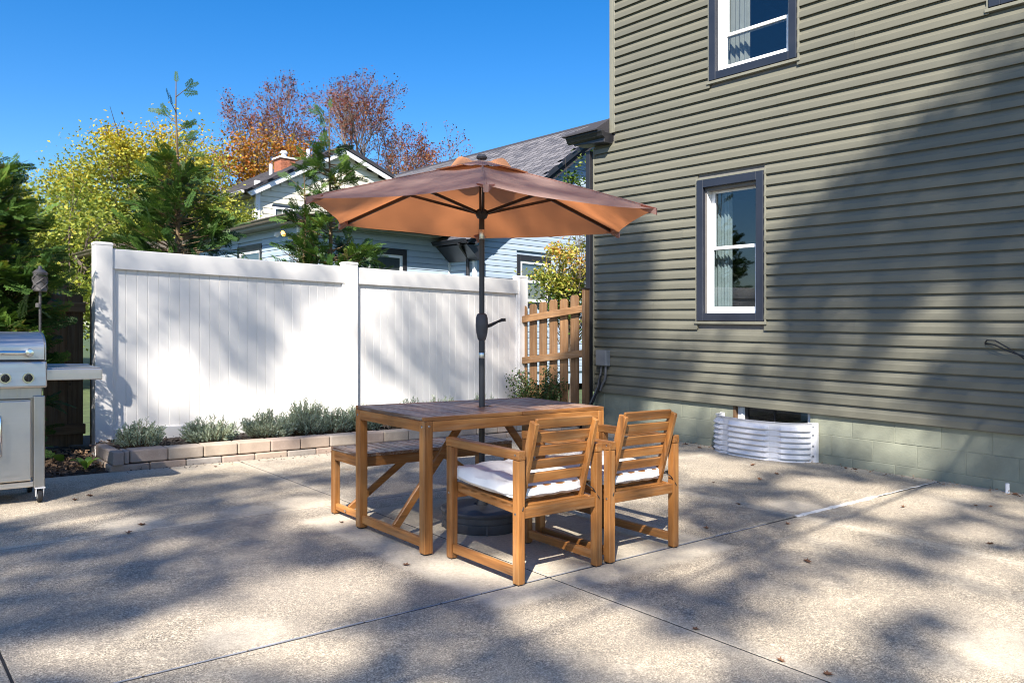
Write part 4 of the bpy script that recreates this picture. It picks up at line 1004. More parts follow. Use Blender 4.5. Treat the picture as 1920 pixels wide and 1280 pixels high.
def bez(a,c,b,n=6):
    a,b,c=map(np.array,(a,b,c)); return [tuple((1-t)**2*a+2*t*(1-t)*c+t*t*b) for t in np.linspace(0,1,n)]
def broadleaf(name,label,base,h,ells,nl,size,m,tintf,bark='bark',rt=.16,group=None,nclus=60,spread=.42):
    "tree: trunk, limbs to leaf clusters spread through the crown ellipsoids"
    t=thing(name,label,'tree',base,0,group); top=np.array([0,0,h*.42]); b0=np.array(base)
    trunk('trunk',[(0,0,-.3),(random.uniform(-.1,.1),0,h*.2),tuple(top)],[rt*1.25,rt,rt*.75],M[bark],t)
    C=[];
    tot=sum(e[3]*e[4]*e[5] for e in ells)
    for (ex,ey,ez,a,bq,c) in ells:
        k=max(5,int(nclus*a*bq*c/tot)); u=RNG.normal(size=(k,3)); u/=np.linalg.norm(u,axis=1,keepdims=True); r=RNG.uniform(.35,1,(k,1))**.5
        C.append(np.array([ex,ey,ez])-b0+u*r*np.array([a,bq,c]))
    C=np.concatenate(C); segs=[]
    for q in C:
        mid=(top+q)/2+RNG.normal(size=3)*.25; mid[2]-=.15*np.linalg.norm(q-top)
        segs.append((bez(top*RNG.uniform(.7,1),mid,q),[rt*.35,rt*.28,rt*.2,rt*.14,rt*.09,rt*.04]))
        for w in range(2):
            e=q+RNG.normal(size=3)*spread*1.1; segs.append(([tuple(mid*.3+q*.7),tuple(q*.5+e*.5+RNG.normal(size=3)*.05),tuple(e)],[rt*.12,rt*.07,rt*.03]))
    limb_mesh('limbs',segs,M[bark],t)
    k=RNG.integers(0,len(C),nl); sz=spread*RNG.uniform(.5,1.25,len(C))
    P=C[k]+RNG.normal(size=(nl,3))*sz[k][:,None]*np.array([1,1,.75])
    V,F=leaves(P,size); tt=tintf(P+b0,k); tt=np.concatenate([tt,tt]); npmesh('crown',V,F,M[m],t,tt)
    return t
def tint_y(lo,hi,z0,z1,sd=.14):
    def f(P,k):
        kk=RNG.uniform(-.13,.13,k.max()+1)[k]
        return np.clip(lo+(hi-lo)*np.clip((P[:,2]-z0)/(z1-z0),0,1)+kk+RNG.normal(size=len(P))*sd,0,1)
    return f
G_='broadleaf trees beyond the fences'
broadleaf('broadleaf_tree','large yellow green tree rising directly behind the tall thin evergreen',(7.4,25.5,0),7.5,[(6.6,26,4.9,2.2,2.0,1.9),(8.0,25.2,4.2,2.0,2.0,1.8),(7.6,26,6.0,1.9,1.6,1.35),(6.3,26,5.7,1.3,1.3,.9),(5.6,26.8,3.2,1.6,1.6,1.5),(8.9,25.2,4.2,1.0,1.2,.9)],60000,.105,'yellowgreen',tint_y(.34,.70,3.8,7.2,.09),nclus=120,group=G_)
broadleaf('broadleaf_tree','pale green loose crowned tree left of the yellow green tree',(4.9,28.2,0),6.5,[(4.6,28.6,4.2,2.1,1.9,1.8),(5.4,28.4,4.9,1.3,1.3,.8),(4.5,28,2.3,2.4,2,1.5)],28000,.105,'yellowgreen',tint_y(.36,.52,2,6,.10),nclus=80,group=G_)
broadleaf('broadleaf_tree','low light green tree showing between the left evergreen and the white fence',(3.4,18,0),4,[(2.9,17.6,2.3,1.3,1.2,1.3),(3.5,19.2,2.9,1.2,1.2,1.1),(2.2,18.5,1.6,1.4,1.2,1.3),(1.4,18.5,2.4,1.2,1.2,1.4)],16000,.10,'yellowgreen',tint_y(.25,.45,.5,4,.10),nclus=70,group=G_,rt=.1,spread=.36)
broadleaf('broadleaf_tree','golden orange tree beneath the left bare tree',(13.6,34.5,0),10,[(12.9,34.8,7.2,1.9,2,1.5),(14.6,34.2,8.0,2.0,2,1.7),(15.8,33.6,6.8,1.6,2,1.4),(12.2,35.6,5.6,1.8,2,1.3)],19000,.15,'orange',tint_y(.18,.5,5,9.4,.2),nclus=110,group=G_,spread=.5)
# sparse autumn trees grown by repeated forking
def bare_tree(name,label,base,stems,nleaf,depth=7,size=.17,r0=.3):
    t=thing(name,label,'tree',base,0,'sparse autumn trees behind the cream house'); segs=[]; tips=[]
    def grow(p,d,l,r,k):
        n=4; pts=[p]; dd=d.copy()
        for i in range(n):
            dd=dd+RNG.normal(size=3)*.10+np.array([0,0,.03]); dd/=np.linalg.norm(dd); pts.append(pts[-1]+dd*l/n)
        segs.append(([tuple(q) for q in pts],list(np.linspace(r,r*.66,n+1))))
        if k<=3: tips.extend(pts[1:])
        if k==0: return
        for c in range(2 if RNG.random()<.68 else 3):
            ax=RNG.normal(size=3); ax-=dd*ax.dot(dd); ax/=np.linalg.norm(ax); a=RNG.uniform(.18,.58)
            grow(pts[-1],dd*math.cos(a)+ax*math.sin(a),l*RNG.uniform(.62,.86),max(.007,r*RNG.uniform(.52,.68)),k-1)
        if k>2 and RNG.random()<.8:
            ax=RNG.normal(size=3); ax-=dd*ax.dot(dd); ax/=np.linalg.norm(ax); grow(pts[2],dd*.6+ax*.8,l*.6,max(.011,r*.4),k-2)
    segs.append(([(0,0,-.3),(.05,.03,3),(0,0,6.4)],[r0*1.2,r0,r0*.7]))
    for d,l,r,z in stems: grow(np.array([0,0,z],float),np.array(d,float)/np.linalg.norm(d),l,r,depth)
    b=MB()
    for pts,rad in segs: b.tube(pts,rad,6 if rad[0]>.05 else 3,False)
    b.build('trunk',M['barkgrey'],t)
    tips=np.array(tips); P=tips[RNG.integers(0,len(tips),nleaf)]+RNG.normal(size=(nleaf,3))*.14
    V,F=leaves(P,size); tt=np.clip(1-(P[:,2]-4)/10+RNG.normal(size=nleaf)*.28,0,1); tt=1-tt; npmesh('crown',V,F,M['russet'],t,np.concatenate([tt,tt])); return t
# ------------------------------------------------------------------ evergreens (flat feathery sprays)
def spray_template():
    V=[];F=[]
    def leafq(p,d,l,w,up):
        s=np.cross(d,up); s/=np.linalg.norm(s); n0=len(V); V.extend([p,p+d*l*.45+s*w,p+d*l,p+d*l*.45-s*w]); F.append((n0,n0+1,n0+2,n0+3))
    up=np.array([0,1.,0])
    ln=1.0; n=9
    for i in range(n):
        t=(i+.6)/n; p=np.array([0,0.03*math.sin(t*3),t*ln])
        for sgn in(-1,1):
            a=.75+RNG.uniform(-.12,.12); l=.46*(1-t*.75)*RNG.uniform(.8,1.15); d=np.array([sgn*math.sin(a),RNG.uniform(-.12,.12),math.cos(a)])
            m_=max(2,int(l/.15))
            leafq(p,d/np.linalg.norm(d),l*.95,.024,up)
            for k in range(m_):
                q=p+d*l*(k+.5)/m_
                for s2 in(-1,1):
                    a2=s2*.65; d2=np.array([d[0]*math.cos(a2)-d[2]*math.sin(a2),d[1],d[0]*math.sin(a2)+d[2]*math.cos(a2)]); leafq(q,d2/np.linalg.norm(d2),.14*(1-.5*k/m_)*RNG.uniform(.8,1.2),.026,up)
    leafq(np.array([0,0,.0]),np.array([0,0,1.]),1.05,.014,up)
    return np.array(V),np.array(F)
TPL=[spray_template() for _ in range(4)]
def evergreen(label,base,ztop,prof,nbr,leader,tint=(.35,.2),thin=0):
    "prof: list of (z, radius); leader: z above which the stem is nearly bare"
    t=thing('evergreen_tree',label,'tree',base,0,'young evergreens along the fence')
    zs=[p[0] for p in prof]; rs=[p[1] for p in prof]
    stem=[(0,0,-.1)]+[(.02*math.sin(z*3),.02*math.cos(z*2.3),z) for z in np.linspace(.3,ztop,12)]
    trunk('trunk',stem,list(np.linspace(.05,.004,13)),M['twig'],t,7)
    VV=[];FF=[];TT=[];n0=0; segs=[]
    def put(P,D,L,tn,normal):
        nonlocal n0
        if base[1]>8.5 and P[2]<2.3 and base[1]+P[1]+min(0,D[1]/np.linalg.norm(D))*L<FY+.3: return
        if abs(base[0]-4.64)<.01 and P[0]<-.36 and P[2]>1.95: return
        V,F=TPL[RNG.integers(0,4)]; d=D/np.linalg.norm(D); s=np.cross(d,normal); s/=np.linalg.norm(s)+1e-9; u=np.cross(s,d)
        Rm=np.stack([s,u,d],1); VV.append(V@Rm.T*L+P); FF.append(F+n0); n0+=len(V); TT.append(np.clip(tn+RNG.normal(size=len(F))*.10,0,1))
    for k in range(nbr):
        z=RNG.uniform(.08,leader); 
        r=np.interp(z,zs,rs)*RNG.uniform(.55,1.18)
        if r<.03 or (thin and z>thin and RNG.random()<.55): continue
        az=RNG.uniform(0,2*math.pi); rise=RNG.uniform(.05,.55)
        o=np.array([math.cos(az),math.sin(az),0]); d=o+np.array([0,0,rise]); d/=np.linalg.norm(d)
        a=np.array([0,0,max(.05,z-r*rise*.8)]); e=a+d*r
        if base[1]>8.5 and e[2]<2.3 and base[1]+e[1]<FY+.25: continue
        segs.append(([tuple(a),tuple(a*.5+e*.5-np.array([0,0,.02])),tuple(e)],[.009,.006,.002]))
        m_=max(3,int(r/.06)); tn=np.clip(tint[0]+RNG.normal()*tint[1],0,.95)
        for q in range(m_):
            f=.35+.65*(q+.7)/m_; p=a+d*r*f; dd=d+RNG.normal(size=3)*.42; dd[2]+=RNG.uniform(-.25,.3)
            nrm=np.array([0,0,1.])+RNG.normal(size=3)*.55
            put(p,dd,RNG.uniform(.12,.23),tn+RNG.normal()*.16+.1*(f-.7),nrm)
    zt=leader
    while zt<ztop-.05:                                            # arching wisps on the leader
        az=RNG.uniform(0,2*math.pi); l=RNG.uniform(.10,.24)*(1-.4*(zt-leader)/(ztop-leader)); o=np.array([math.cos(az),math.sin(az),.75]); a=np.array([.02*math.sin(zt*3),.02*math.cos(zt*2.3),zt])
        segs.append(([tuple(a),tuple(a+o*l*.5),tuple(a+o*l)],[.006,.004,.002]))
        for f in(.5,.8,1): put(a+o*l*f,o+RNG.normal(size=3)*.35,RNG.uniform(.10,.15),.25,np.array([-o[1],o[0],.3]))
        zt+=RNG.uniform(.09,.17)
    put(np.array([.02*math.sin(ztop*3),.02*math.cos(ztop*2.3),ztop-.03]),np.array([0,0,1.]),.11,.3,np.array([.5,.5,0]))
    b=MB()
    for pts,rad in segs: b.tube(pts,rad,4,False)
    b.build('branches',M['twig'],t); npmesh('crown',np.concatenate(VV),np.concatenate(FF),M['conifer'],t,np.concatenate(TT)); return t
evergreen('full dark evergreen standing in the mulch bed behind the gas grill',(.82,8.15,0),3.25,[(0,.40),(.5,.52),(1.2,.62),(1.8,.56),(2.3,.34),(2.7,.16),(3.2,.02)],420,2.62,(.42,.22))
evergreen('second dark evergreen at the picture edge behind the gas grill',(.25,8.25,0),3.3,[(0,.5),(.8,.6),(1.6,.6),(2.2,.42),(2.7,.2),(3.3,.02)],300,2.75,(.36,.2))
evergreen('tall thin evergreen with a bare pointed leader behind the white fence',(2.665,8.75,0),3.80,[(0,.62),(1.7,.62),(2.1,.56),(2.5,.40),(2.9,.22),(3.1,.10),(3.8,.02)],260,3.02,(.30,.18))
evergreen('loose evergreen behind the white fence\'s middle post, reaching the umbrella edge',(4.64,9.15,0),4.0,[(0,.8),(1.6,.86),(2.1,.78),(2.5,.42),(2.8,.22),(3.05,.38),(3.3,.34),(3.5,.10),(4.0,.02)],400,3.5,(.42,.2),2.35)
evergreen('low evergreen sapling tucked left of the loose evergreen',(4.30,9.17,0),3.15,[(0,.5),(1.5,.36),(1.85,.15),(2.45,.15),(2.6,.22),(2.85,.18),(3.15,.02)],110,2.9,(.40,.2))
bare_tree('sparse_tree','tall leaning tree with few russet leaves left of the cream gable',(19.0,42.6,0),[((-.21,.16,1),2.9,.20,6.2),((-.46,.36,1),2.2,.13,6.6),((.02,.0,1),2.5,.14,5.6)],6500,7,.125,.28)
bare_tree('sparse_tree','broad tree with thin russet foliage behind the cream gable',(22.0,38.9,0),[((.0,0,1),3.0,.20,5.4),((.33,-.27,1),2.6,.16,5.0),((-.25,.2,1),2.7,.16,5.2),((.55,-.45,.8),2.1,.12,5.2),((-.1,.05,1),2.6,.14,4.6)],14000,7,.125,.28)
# ------------------------------------------------------------------ round leaved shrub beside the picket fence
sh=broadleaf('round_leaf_shrub','yellow green round leaved shrub behind the picket fence beside the house corner',(8.75,9.1,0),2.8,[(8.70,9.0,2.25,.42,.42,.50),(8.95,8.95,1.55,.42,.4,.42),(8.5,9.05,1.72,.24,.24,.22),(8.30,9.15,2.0,.14,.14,.1),(8.9,8.9,3.55,.30,.3,.42),(9.2,8.9,3.0,.4,.4,.6),(8.75,8.95,1.95,.34,.3,.3)],9500,.062,'shrubleaf',lambda P,k:np.clip(.25+.55*np.clip((P[:,2]-1.3)/1.1,0,1)*(P[:,2]<2.9)+.02+RNG.uniform(-.15,.15,k.max()+1)[k]+RNG.normal(size=len(P))*.14,0,1),rt=.035,nclus=60,spread=.13)
sh['category']='shrub'
# dark low bush at the picket foot
def bush(name,label,base,r,h,n,size,m,tl,group=None,cat='shrub'):
    t=thing(name,label,cat,base,0,group); segs=[];tips=[]
    for k in range(70):
        a=RNG.uniform(0,6.28); q=np.array([math.cos(a)*r[0]*RNG.uniform(.1,1.),math.sin(a)*r[1]*RNG.uniform(.1,1),h*RNG.uniform(.35,1.1)]); segs.append((bez((q[0]*.2,q[1]*.2,0),(q[0]*.5,q[1]*.5,q[2]*.8),q,4),[.005,.004,.003,.0015])); tips.append(q)
    limb_mesh('stems',segs,M['twig'],t); tips=np.array(tips); k=RNG.integers(0,len(tips),n); f=RNG.uniform(.4,1,(n,1)); P=tips[k]*np.concatenate([f,f,f],1)+RNG.normal(size=(n,3))*.03
    V,F=leaves(P,size); tt=np.clip(tl+RNG.normal(size=n)*.22,0,1); npmesh('leaves',V,F,M[m],t,np.concatenate([tt,tt])); return t
bush('low_bush','dark green small leaved bush at the foot of the picket fence',(6.75,7.58,-.02),(.38,.58),.72,5200,.036,'bushleaf',.5)
# ------------------------------------------------------------------ lavender along the planter
def lavender(label,base,r,h,ns):
    t=thing('lavender_plant',label,'plant',base,0,'lavender plants in the planter'); VV=[];DD=[];S=[];segs=[]
    for k in range(ns):
        a=RNG.uniform(0,6.28); rr=RNG.uniform(0,1)**.5; o=np.array([math.cos(a),math.sin(a),0]); hh=h*1.02*RNG.uniform(.55,1.12)*(1-.25*rr)
        p0=np.array([o[0]*r[0]*rr*.7,o[1]*r[1]*rr*.7,0]); p1=np.array([o[0]*r[0]*rr*1.28,o[1]*r[1]*rr*1.2,hh*(1-.25*rr**3)])+RNG.normal(size=3)*.012
        c=(p0+p1)/2; c[2]+=hh*.12
        pts=np.array(bez(p0,c,p1,5)); segs.append(([tuple(x) for x in pts],[.0028,.0025,.002,.0016,.001]))
        m_=int(12+hh*62)
        for q in range(m_):
            f=.25+.75*(q+RNG.random())/m_; x=pts[min(3,int(f*4))]*(1-(f*4)%1)+pts[min(4,int(f*4)+1)]*((f*4)%1) if f<1 else pts[4]
            d=(p1-p0); d/=np.linalg.norm(d); s=RNG.normal(size=3); s-=d*s.dot(d); s/=np.linalg.norm(s); dd=d*RNG.uniform(.5,1.1)+s*RNG.uniform(.5,.9)
            VV.append(x); DD.append(dd); S.append(.044*(1.15-.45*f))
    P=np.array(VV);D=np.array(DD);D/=np.linalg.norm(D,axis=1,keepdims=True);S=np.array(S); sd=np.cross(D,RNG.normal(size=D.shape)); sd/=np.linalg.norm(sd,axis=1,keepdims=True)
    w=.0046; V=np.stack([P,P+D*S[:,None]*.5+sd*w,P+D*S[:,None],P+D*S[:,None]*.5-sd*w],1).reshape(-1,3); F=np.arange(len(P)*4).reshape(-1,4)
    tt=np.clip(.45+RNG.normal(size=len(P))*.2,0,1); npmesh('leaves',V,F,M['lavender'],t,tt); limb_mesh('stems',segs,M['twig'],t)
    return t
LAV=[((1.97,7.50),(.17,.16),.25,95,'first grey green lavender, next to the white fence\'s end post'),((2.58,7.52),(.21,.17),.25,120,'separate lavender mound in sun, second from the fence end post'),((3.16,7.52),(.23,.18),.28,130,'bushy lavender at the left of the joined clump before the fence'),((3.58,7.58),(.22,.2),.36,135,'tall dark lavender in the middle of the joined clump'),((3.86,7.54),(.15,.15),.30,80,'narrow lavender at the right of the joined clump, left of the table leg'),((4.22,7.56),(.22,.18),.30,120,'lavender showing behind the table\'s near left leg'),((4.78,7.58),(.22,.18),.33,100,'lavender whose tips rise above the table\'s far edge at its left'),((5.28,7.6),(.2,.18),.36,90,'lavender whose taller tips rise above the table left of the umbrella pole'),((5.85,7.58),(.2,.18),.34,80,'lavender mostly hidden behind the table right of the umbrella pole')]
for (x,y),r,h,ns,lb in LAV: lavender(lb,(x,y,.105),r,h,int(ns*1.35))
# young broad-leaved plants in the mulch
def hosta(label,base,ls):
    t=thing('young_plant',label,'plant',base,0)
    for a,l,w,up_ in ls:
        d=np.array([math.cos(a),math.sin(a),0]); s=np.array([-d[1],d[0],0]); V=[];F=[]; n=7
        for i in range(n+1):
            f=i/n; c=d*l*f+np.array([0,0,up_*l*(1.35*f-.75*f*f)]); ww=w*math.sin(math.pi*min(1,f*.93+.06))**.8
            V+=[c-s*ww+np.array([0,0,.25*ww]),c,c+s*ww+np.array([0,0,.25*ww])]
        for i in range(n):
            for j in(0,1): F.append((3*i+j,3*i+j+1,3*i+3+j+1,3*i+3+j))
        npmesh('leaf',V,F,M['hosta'],t,[random.random()]*len(F),smooth=True)
    return t
hosta('single heart leaved seedling standing in the mulch beside the grill',(1.40,7.78,0),[(4.1,.16,.055,.9),(2.0,.12,.03,.7)])
hosta('small clump of upright green leaves in dark mulch before the planter corner',(1.50,7.33,0),[(i*1.05,.12,.026,1.2) for i in range(6)])
# ------------------------------------------------------------------ fallen leaves on the patio
def dry_leaf(kind):
    n=5+kind; V=[(0,0,.004)];F=[]; pts=[]
    for k in range(2*n):
        a=math.pi*k/n; r=(1 if k%2==0 else .48)*(.55+.45*abs(math.cos(a/2))); pts.append((r*math.cos(a),r*.72*math.sin(a),.10+.35*random.random()*r+.15*abs(math.sin(a))))
    V+=pts
    for k in range(2*n): F.append((0,1+k,1+(k+1)%(2*n)))
    V=[(x,y,max(.02,z)) for x,y,z in V]; me=bpy.data.meshes.new('fallen_leaf'); me.from_pydata([(x*.04,y*.04,z*.04) for x,y,z in V],[],F); me.materials.append(M['dryleaf']); return me
DL=[dry_leaf(k) for k in range(4)]
for i,(x,y) in enumerate([(1.18,6.10),(1.353,5.136),(2.417,6.9),(4.976,3.396),(4.729,2.852),(4.184,3.092),(5.327,1.848),(4.032,2.316),(6.005,3.885),(6.372,3.949),(7.22,3.75),(7.25,3.68),(5.934,2.647),(6.472,2.349),(6.525,2.27),(7.209,2.321),(7.16,2.28),(2.71,2.062),(2.711,1.662),(2.739,1.495),(1.24,4.984),(2.212,3.523),(1.297,6.191),(2.368,4.521),(5.534,4.02),(7.1,5.35),(7.2,5.6),(6.6,4.35)]):
    o=bpy.data.objects.new('fallen_leaf',DL[i%4]); COL.objects.link(o); o.location=(x,y,.001); s=random.uniform(.55,1.05); o.scale=(s,s,s); o.rotation_euler=(random.uniform(-.2,.2),random.uniform(-.2,.2),random.uniform(0,6.28)); tag(o,'small dry brown leaf lying on the concrete patio','leaf','fallen leaves on the patio')
# ------------------------------------------------------------------ two big shade trees behind the camera, gaps in their crowns dapple the patio
# sun flecks seen on the patio (x, y), house wall (y, z) and white fence (x, z): centre, two half axes, strength
GF=[(.91,5.78,.30,-.21,-.05,-.35,1),(1.07,5.38,.23,-.16,-.04,-.20,1),(2.93,6.80,.55,-.34,-.21,-.48,1),(3.52,6.71,.25,-.15,-.23,-.44,1),(1.76,6.92,.42,-.27,-.06,-.24,.6),(2.46,5.53,.35,-.23,-.13,-.28,.6),(2.36,4.79,.20,-.13,-.15,-.30,1),(1.34,4.50,.14,-.10,-.03,-.11,.5),(1.45,3.95,.17,-.12,-.07,-.19,.55),(1.60,3.42,.22,-.16,-.11,-.23,1),(1.80,3.39,.14,-.10,-.13,-.25,1),(1.23,3.21,.19,-.14,-.07,-.19,1),(1.00,3.25,.18,-.13,-.05,-.17,1),(.80,3.27,.21,-.15,-.03,-.14,.8),(.59,3.15,.22,-.16,-.02,-.13,1),(.91,3.00,.18,-.14,-.04,-.12,.5),(1.28,2.77,.14,-.10,-.06,-.13,1),(1.44,2.76,.08,-.06,-.05,-.10,.7),(2.30,3.26,.17,-.12,-.11,-.16,1),(2.36,3.08,.13,-.09,-.06,-.08,1),(2.30,3.46,.16,-.11,-.08,-.12,.7),(2.30,2.48,.15,-.11,-.14,-.16,1),(2.36,2.32,.14,-.11,-.17,-.17,1),(2.15,2.17,.13,-.10,-.09,-.09,.8),(2.29,1.89,.14,-.11,-.15,-.12,1),(2.21,2.00,.10,-.07,-.09,-.08,.7),(3.38,2.60,.14,-.10,-.20,-.15,.8),(3.69,2.47,.12,-.08,-.13,-.09,.4),(4.32,2.37,.18,-.13,-.24,-.13,.7),(4.87,2.50,.26,-.18,-.22,-.11,1),(4.89,2.71,.12,-.08,-.14,-.08,.6),(3.60,1.79,.23,-.16,-.25,-.12,1),(2.93,1.69,.19,-.14,-.23,-.13,1),(2.98,1.86,.11,-.08,-.11,-.07,.5),(3.87,2.04,.23,-.16,-.15,-.08,.7),(4.63,1.58,.24,-.17,-.36,-.12,1),(4.57,1.79,.15,-.10,-.17,-.07,.6),(5.44,1.94,.20,-.14,-.24,-.08,.8),(5.94,2.62,.24,-.16,-.45,-.20,1),(6.21,3.47,.22,-.14,-.27,-.15,1),(6.12,3.06,.28,-.18,-.38,-.19,1),(6.70,2.61,.23,-.15,-.28,-.11,1),(3.58,1.18,.18,-.13,-.71,-.24,1),(3.91,1.42,.12,-.09,-.23,-.08,.7),(6.09,4.38,.30,-.19,-.44,-.31,1),(6.21,4.79,.27,-.17,-.36,-.28,1),(6.57,4.28,.22,-.14,-.27,-.18,.7),(5.29,3.14,.20,-.14,-.20,-.12,.5),(6.51,2.07,.09,-.06,-.41,-.13,1),(4.48,2.04,.15,-.11,-.13,-.06,.5),(3.39,2.06,.13,-.09,-.10,-.06,.5),(3.24,2.98,.15,-.10,-.12,-.11,.6),(2.67,3.03,.11,-.08,-.12,-.13,.8),(3.44,3.62,.17,-.11,-.17,-.18,.7),(3.52,3.41,.14,-.09,-.13,-.13,.6),(2.55,1.73,.10,-.07,-.08,-.06,.4),(3.10,1.37,.12,-.09,-.10,-.05,.5),(4.62,3.87,.20,-.14,-.21,-.18,.8),(5.20,4.24,.19,-.12,-.22,-.18,.7),(4.18,3.65,.12,-.08,-.15,-.13,.6),(3.15,3.30,.26,0,0,.20,.75),(3.9,3.38,.30,0,0,.22,.8),(4.2,4.12,.35,0,0,.25,1),(2.66,3.10,.16,0,0,.2,.95),(1.9,6.3,.5,-.2,0,.12,.5),(5.0,6.2,.6,-.2,0,.3,.7)]
WF=[(5.25,.87,-.24,0,0,-.47,.9),(5.95,1.40,-.31,0,0,-.29,.95),(5.68,1.64,-.15,0,0,-.30,.8),(3.84,1.20,-.17,0,0,-.36,.6),(3.95,.78,-.22,0,0,-.26,.5),(3.53,.61,-.20,0,0,-.20,.85),(3.24,.97,-.16,0,0,-.29,.9),(2.97,1.31,-.15,0,0,-.28,.85),(2.42,1.37,-.16,0,0,-.18,.9),(5.04,1.28,-.34,0,0,-.40,.85),(4.65,1.07,-.19,0,0,-.33,.8),(5.61,1.03,-.22,0,0,-.30,.6),(5.39,.45,-.43,0,0,-.24,.8),(5.76,.33,-.46,0,0,-.18,.8),(4.65,.29,-.56,0,0,-.22,.95),(3.74,.39,-.31,0,0,-.20,.9),(3.29,.29,-.33,0,0,-.24,.95),(2.92,.15,-.26,0,0,-.14,.5),(6.07,.20,-.32,0,0,-.13,.6),(4.41,.64,-.18,0,0,-.22,.5)]
FF=[(2.36,.74,.27,0,0,-.26,1),(2.66,.55,.39,0,0,-.21,1),(3.04,.37,.47,0,0,-.20,1),(3.50,.32,.48,0,0,-.17,1),(3.27,.50,.23,0,0,-.15,.6),(3.80,.77,.37,0,0,-.38,1),(4.06,1.24,.29,0,0,-.42,1),(4.25,1.61,.17,0,0,-.36,.8),(3.74,1.06,.22,0,0,-.23,.7),(4.25,.58,.27,0,0,-.36,1),(3.56,.95,.14,0,0,-.14,.5),(4.66,.42,.42,0,0,-.19,1),(4.59,1.56,.21,0,0,-.31,.6),(4.80,1.82,.22,0,0,-.10,.4),(2.07,.94,.12,0,0,-.13,.5),(2.93,.02,.33,0,0,-.14,.8),(2.51,.21,.31,0,0,-.11,.6),(6.05,1.59,.25,0,0,-.14,.35),(3.93,.42,.44,0,0,-.29,1)]
WY=[1.67,2.31,2.88,3.63,4.29,4.56,4.65,5.61,6.19,6.27,6.48,6.84,7.26]; WZ=[3.98,3.60,3.26,2.81,2.37,2.12,1.18,.91,1.14,2.22,2.69,2.59,2.42]
def fleck(L,p,q):
    m=0.
    for c0,c1,h0,h1,v0,v1,w in L:
        dt=h0*v1-h1*v0; a,b=p-c0,q-c1; s,t=(a*v1-b*v0)/dt,(h0*b-h1*a)/dt; m=max(m,w*min(1,max(0,GAIN-s*s-t*t)))
    return m
GAIN=1.95
E1=np.array([-0.6409391,0.76759174,0]); E2=np.array([.53143459,.44374789,.72157126]); SD=np.array(SUN_DIR); CS=.13; A0,B0=-6.2,-1.2
zn=RNG.uniform(0,1,(40,40)); gn=RNG.uniform(0,1,(60,60))
def soft(g,a,b,k):
    x,y=a/k+20,b/k+20; i,j=int(x)%58,int(y)%58; fx,fy=x-int(x),y-int(y); return (g[i,j]*(1-fx)+g[i+1,j]*fx)*(1-fy)+(g[i,j+1]*(1-fx)+g[i+1,j+1]*fx)*fy
def shade(a,b):
    "how leafy the crown is along this sun ray: follows it to the patio, wall, fence or umbrella"
    o=a*E1+b*E2; c=[(-o[2]/SD[2],'g')]
    for k,s,t in (('w',0,7.34),('f',1,8.05)):
        tt=(t-o[s])/SD[s]; p=o+tt*SD
        if (k=='w' and 0<p[2]<6.3 and p[1]<7.2) or (k=='f' and 0<p[2]<1.97 and 1.7<p[0]<7): c.append((tt,k))
    tt=(2.05-o[2])/SD[2]; p=o+tt*SD
    if math.hypot(p[0]-3.05,p[1]-3.96)<1.05: c.append((tt,'u'))
    tt,k=min(c); p=o+tt*SD; n=soft(gn,a,b,1.1)
    if k=='u': return .75 if (3.05-p[0])*.61+(3.96-p[1])*.79>.30 or n<.3 else .30
    if k=='w':
        lit=1/(1+math.exp(-(p[2]-np.interp(p[1],WY,WZ))/.10))
        return 1.5*(1-max(lit,fleck(WF,p[1],p[2])))
    if k=='f': return .75*(1-fleck(FF,p[0],p[2]))
    if p[1]>7.9: return 0.
    r=(p[0]*.7686-p[1]*.6397)/max(.3,p[0]*.6397+p[1]*.7686)
    if p[0]*.6397+p[1]*.7686<2.6 or abs(r)>.7: return 1. if n<.6 else 0.
    return 1.08*(1-fleck(GF,p[0],p[1]))
def depth_at(a,b):
    i=int((a+8)/.55)%40; j=int((b+8)/.55)%40; return 17+4*zn[i,j]
PT={0:[],1:[]}
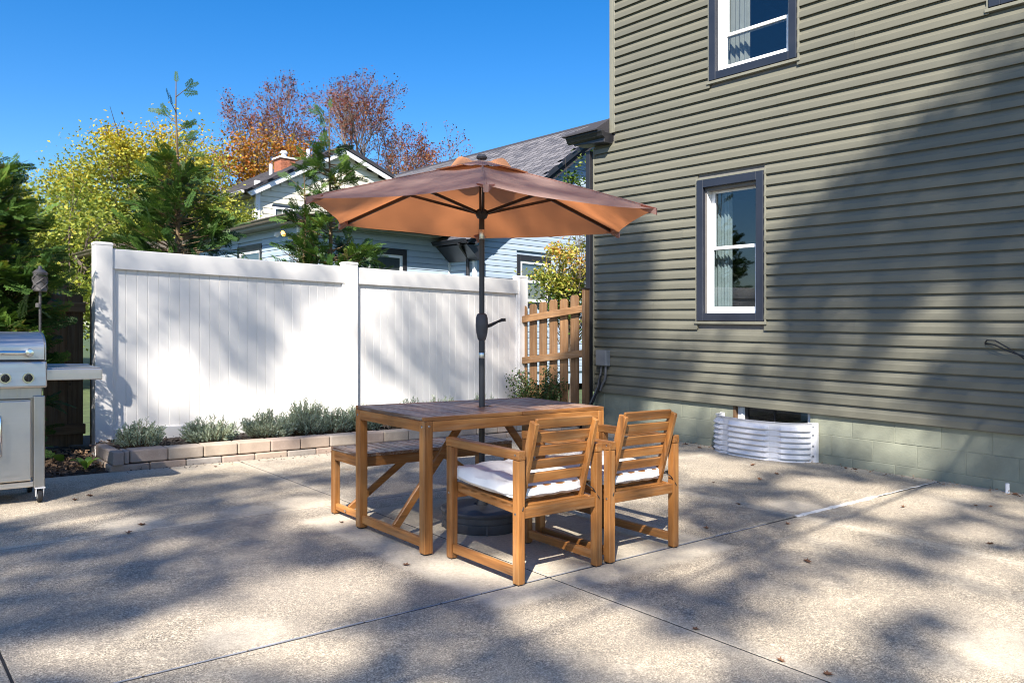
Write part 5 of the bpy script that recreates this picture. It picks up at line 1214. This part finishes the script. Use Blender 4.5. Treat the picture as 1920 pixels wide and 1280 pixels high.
for j in range(81):
    for i in range(98):
        v=shade(A0+(i+.5)*CS,B0+(j+.5)*CS)
        if v<.06: continue
        n=RNG.poisson(12.5*v**1.3)
        if n==0: continue
        a=A0+(i+RNG.random(n))*CS; b=B0+(j+RNG.random(n))*CS
        t=np.array([depth_at(x,y) for x,y in zip(a,b)])+RNG.normal(size=n)*.5
        P=a[:,None]*E1+b[:,None]*E2-t[:,None]*SD; PT[0 if a.mean()>.8 else 1].append(P)
for s_,(bx_,by_,lb) in enumerate(((-13.0,-3.1,'big leafy shade tree beyond the left end of the patio'),(-5.2,-10.9,'big leafy shade tree behind the viewer on the right'))):
    t=thing('shade_tree',lb,'tree',(bx_,by_,0),0,'shade trees over the patio'); P=np.concatenate(PT[s_])-np.array([bx_,by_,0])
    V,F=leaves(P,.125,.2,.7); tt=np.clip(RNG.normal(size=len(P))*.2+.5,0,1); npmesh('crown',V,F,M['shadeleaf'],t,np.concatenate([tt,tt]))
    top=np.array([.3,.2,9.5]); trunk('trunk',[(0,0,-.2),(.1,.1,3),tuple(top)],[.5,.36,.28],M['bark'],t,10); segs=[]
    for q in P[RNG.integers(0,len(P),14)]:
        mid=(top*.55+q*.45); mid[2]+=1.0; segs.append((bez(top,mid,q,7),[.15,.10,.07,.05,.035,.02,.008]))
    limb_mesh('limbs',segs,M['bark'],t)
# ------------------------------------------------------------------ the lot falls two per cent towards the street side; everything follows the grade
GX,GY=-.0227*.768644,.0227*.639677
bpy.context.view_layer.update()
done=set(); MW={o.name:o.matrix_world.copy() for o in SC.objects if o.type in('MESH','EMPTY')}
for o in [o for o in SC.objects if o.type in('MESH','EMPTY')]:
    w=MW[o.name]; r=w.to_3x3()
    if o.type=='MESH' and o.data.name not in done and o.name.split('.')[0] not in('fallen_leaf','shingle'):
        done.add(o.data.name); me=o.data; co=np.empty(len(me.vertices)*3,np.float32); me.vertices.foreach_get('co',co); co=co.reshape(-1,3)
        wx=co@np.array(r).T; dz=GX*wx[:,0]+GY*wx[:,1]; inv=np.array(r.inverted())[:,2]; co=co+dz[:,None]*inv[None,:].astype(np.float32); me.vertices.foreach_set('co',co.astype(np.float32).ravel()); me.update()
    pr=MW[o.parent.name].to_3x3() if o.parent else Matrix.Identity(3)
    lw=pr@o.location; o.location=o.location+pr.inverted()@Vector((0,0,GX*lw.x+GY*lw.y))
bpy.context.view_layer.update()
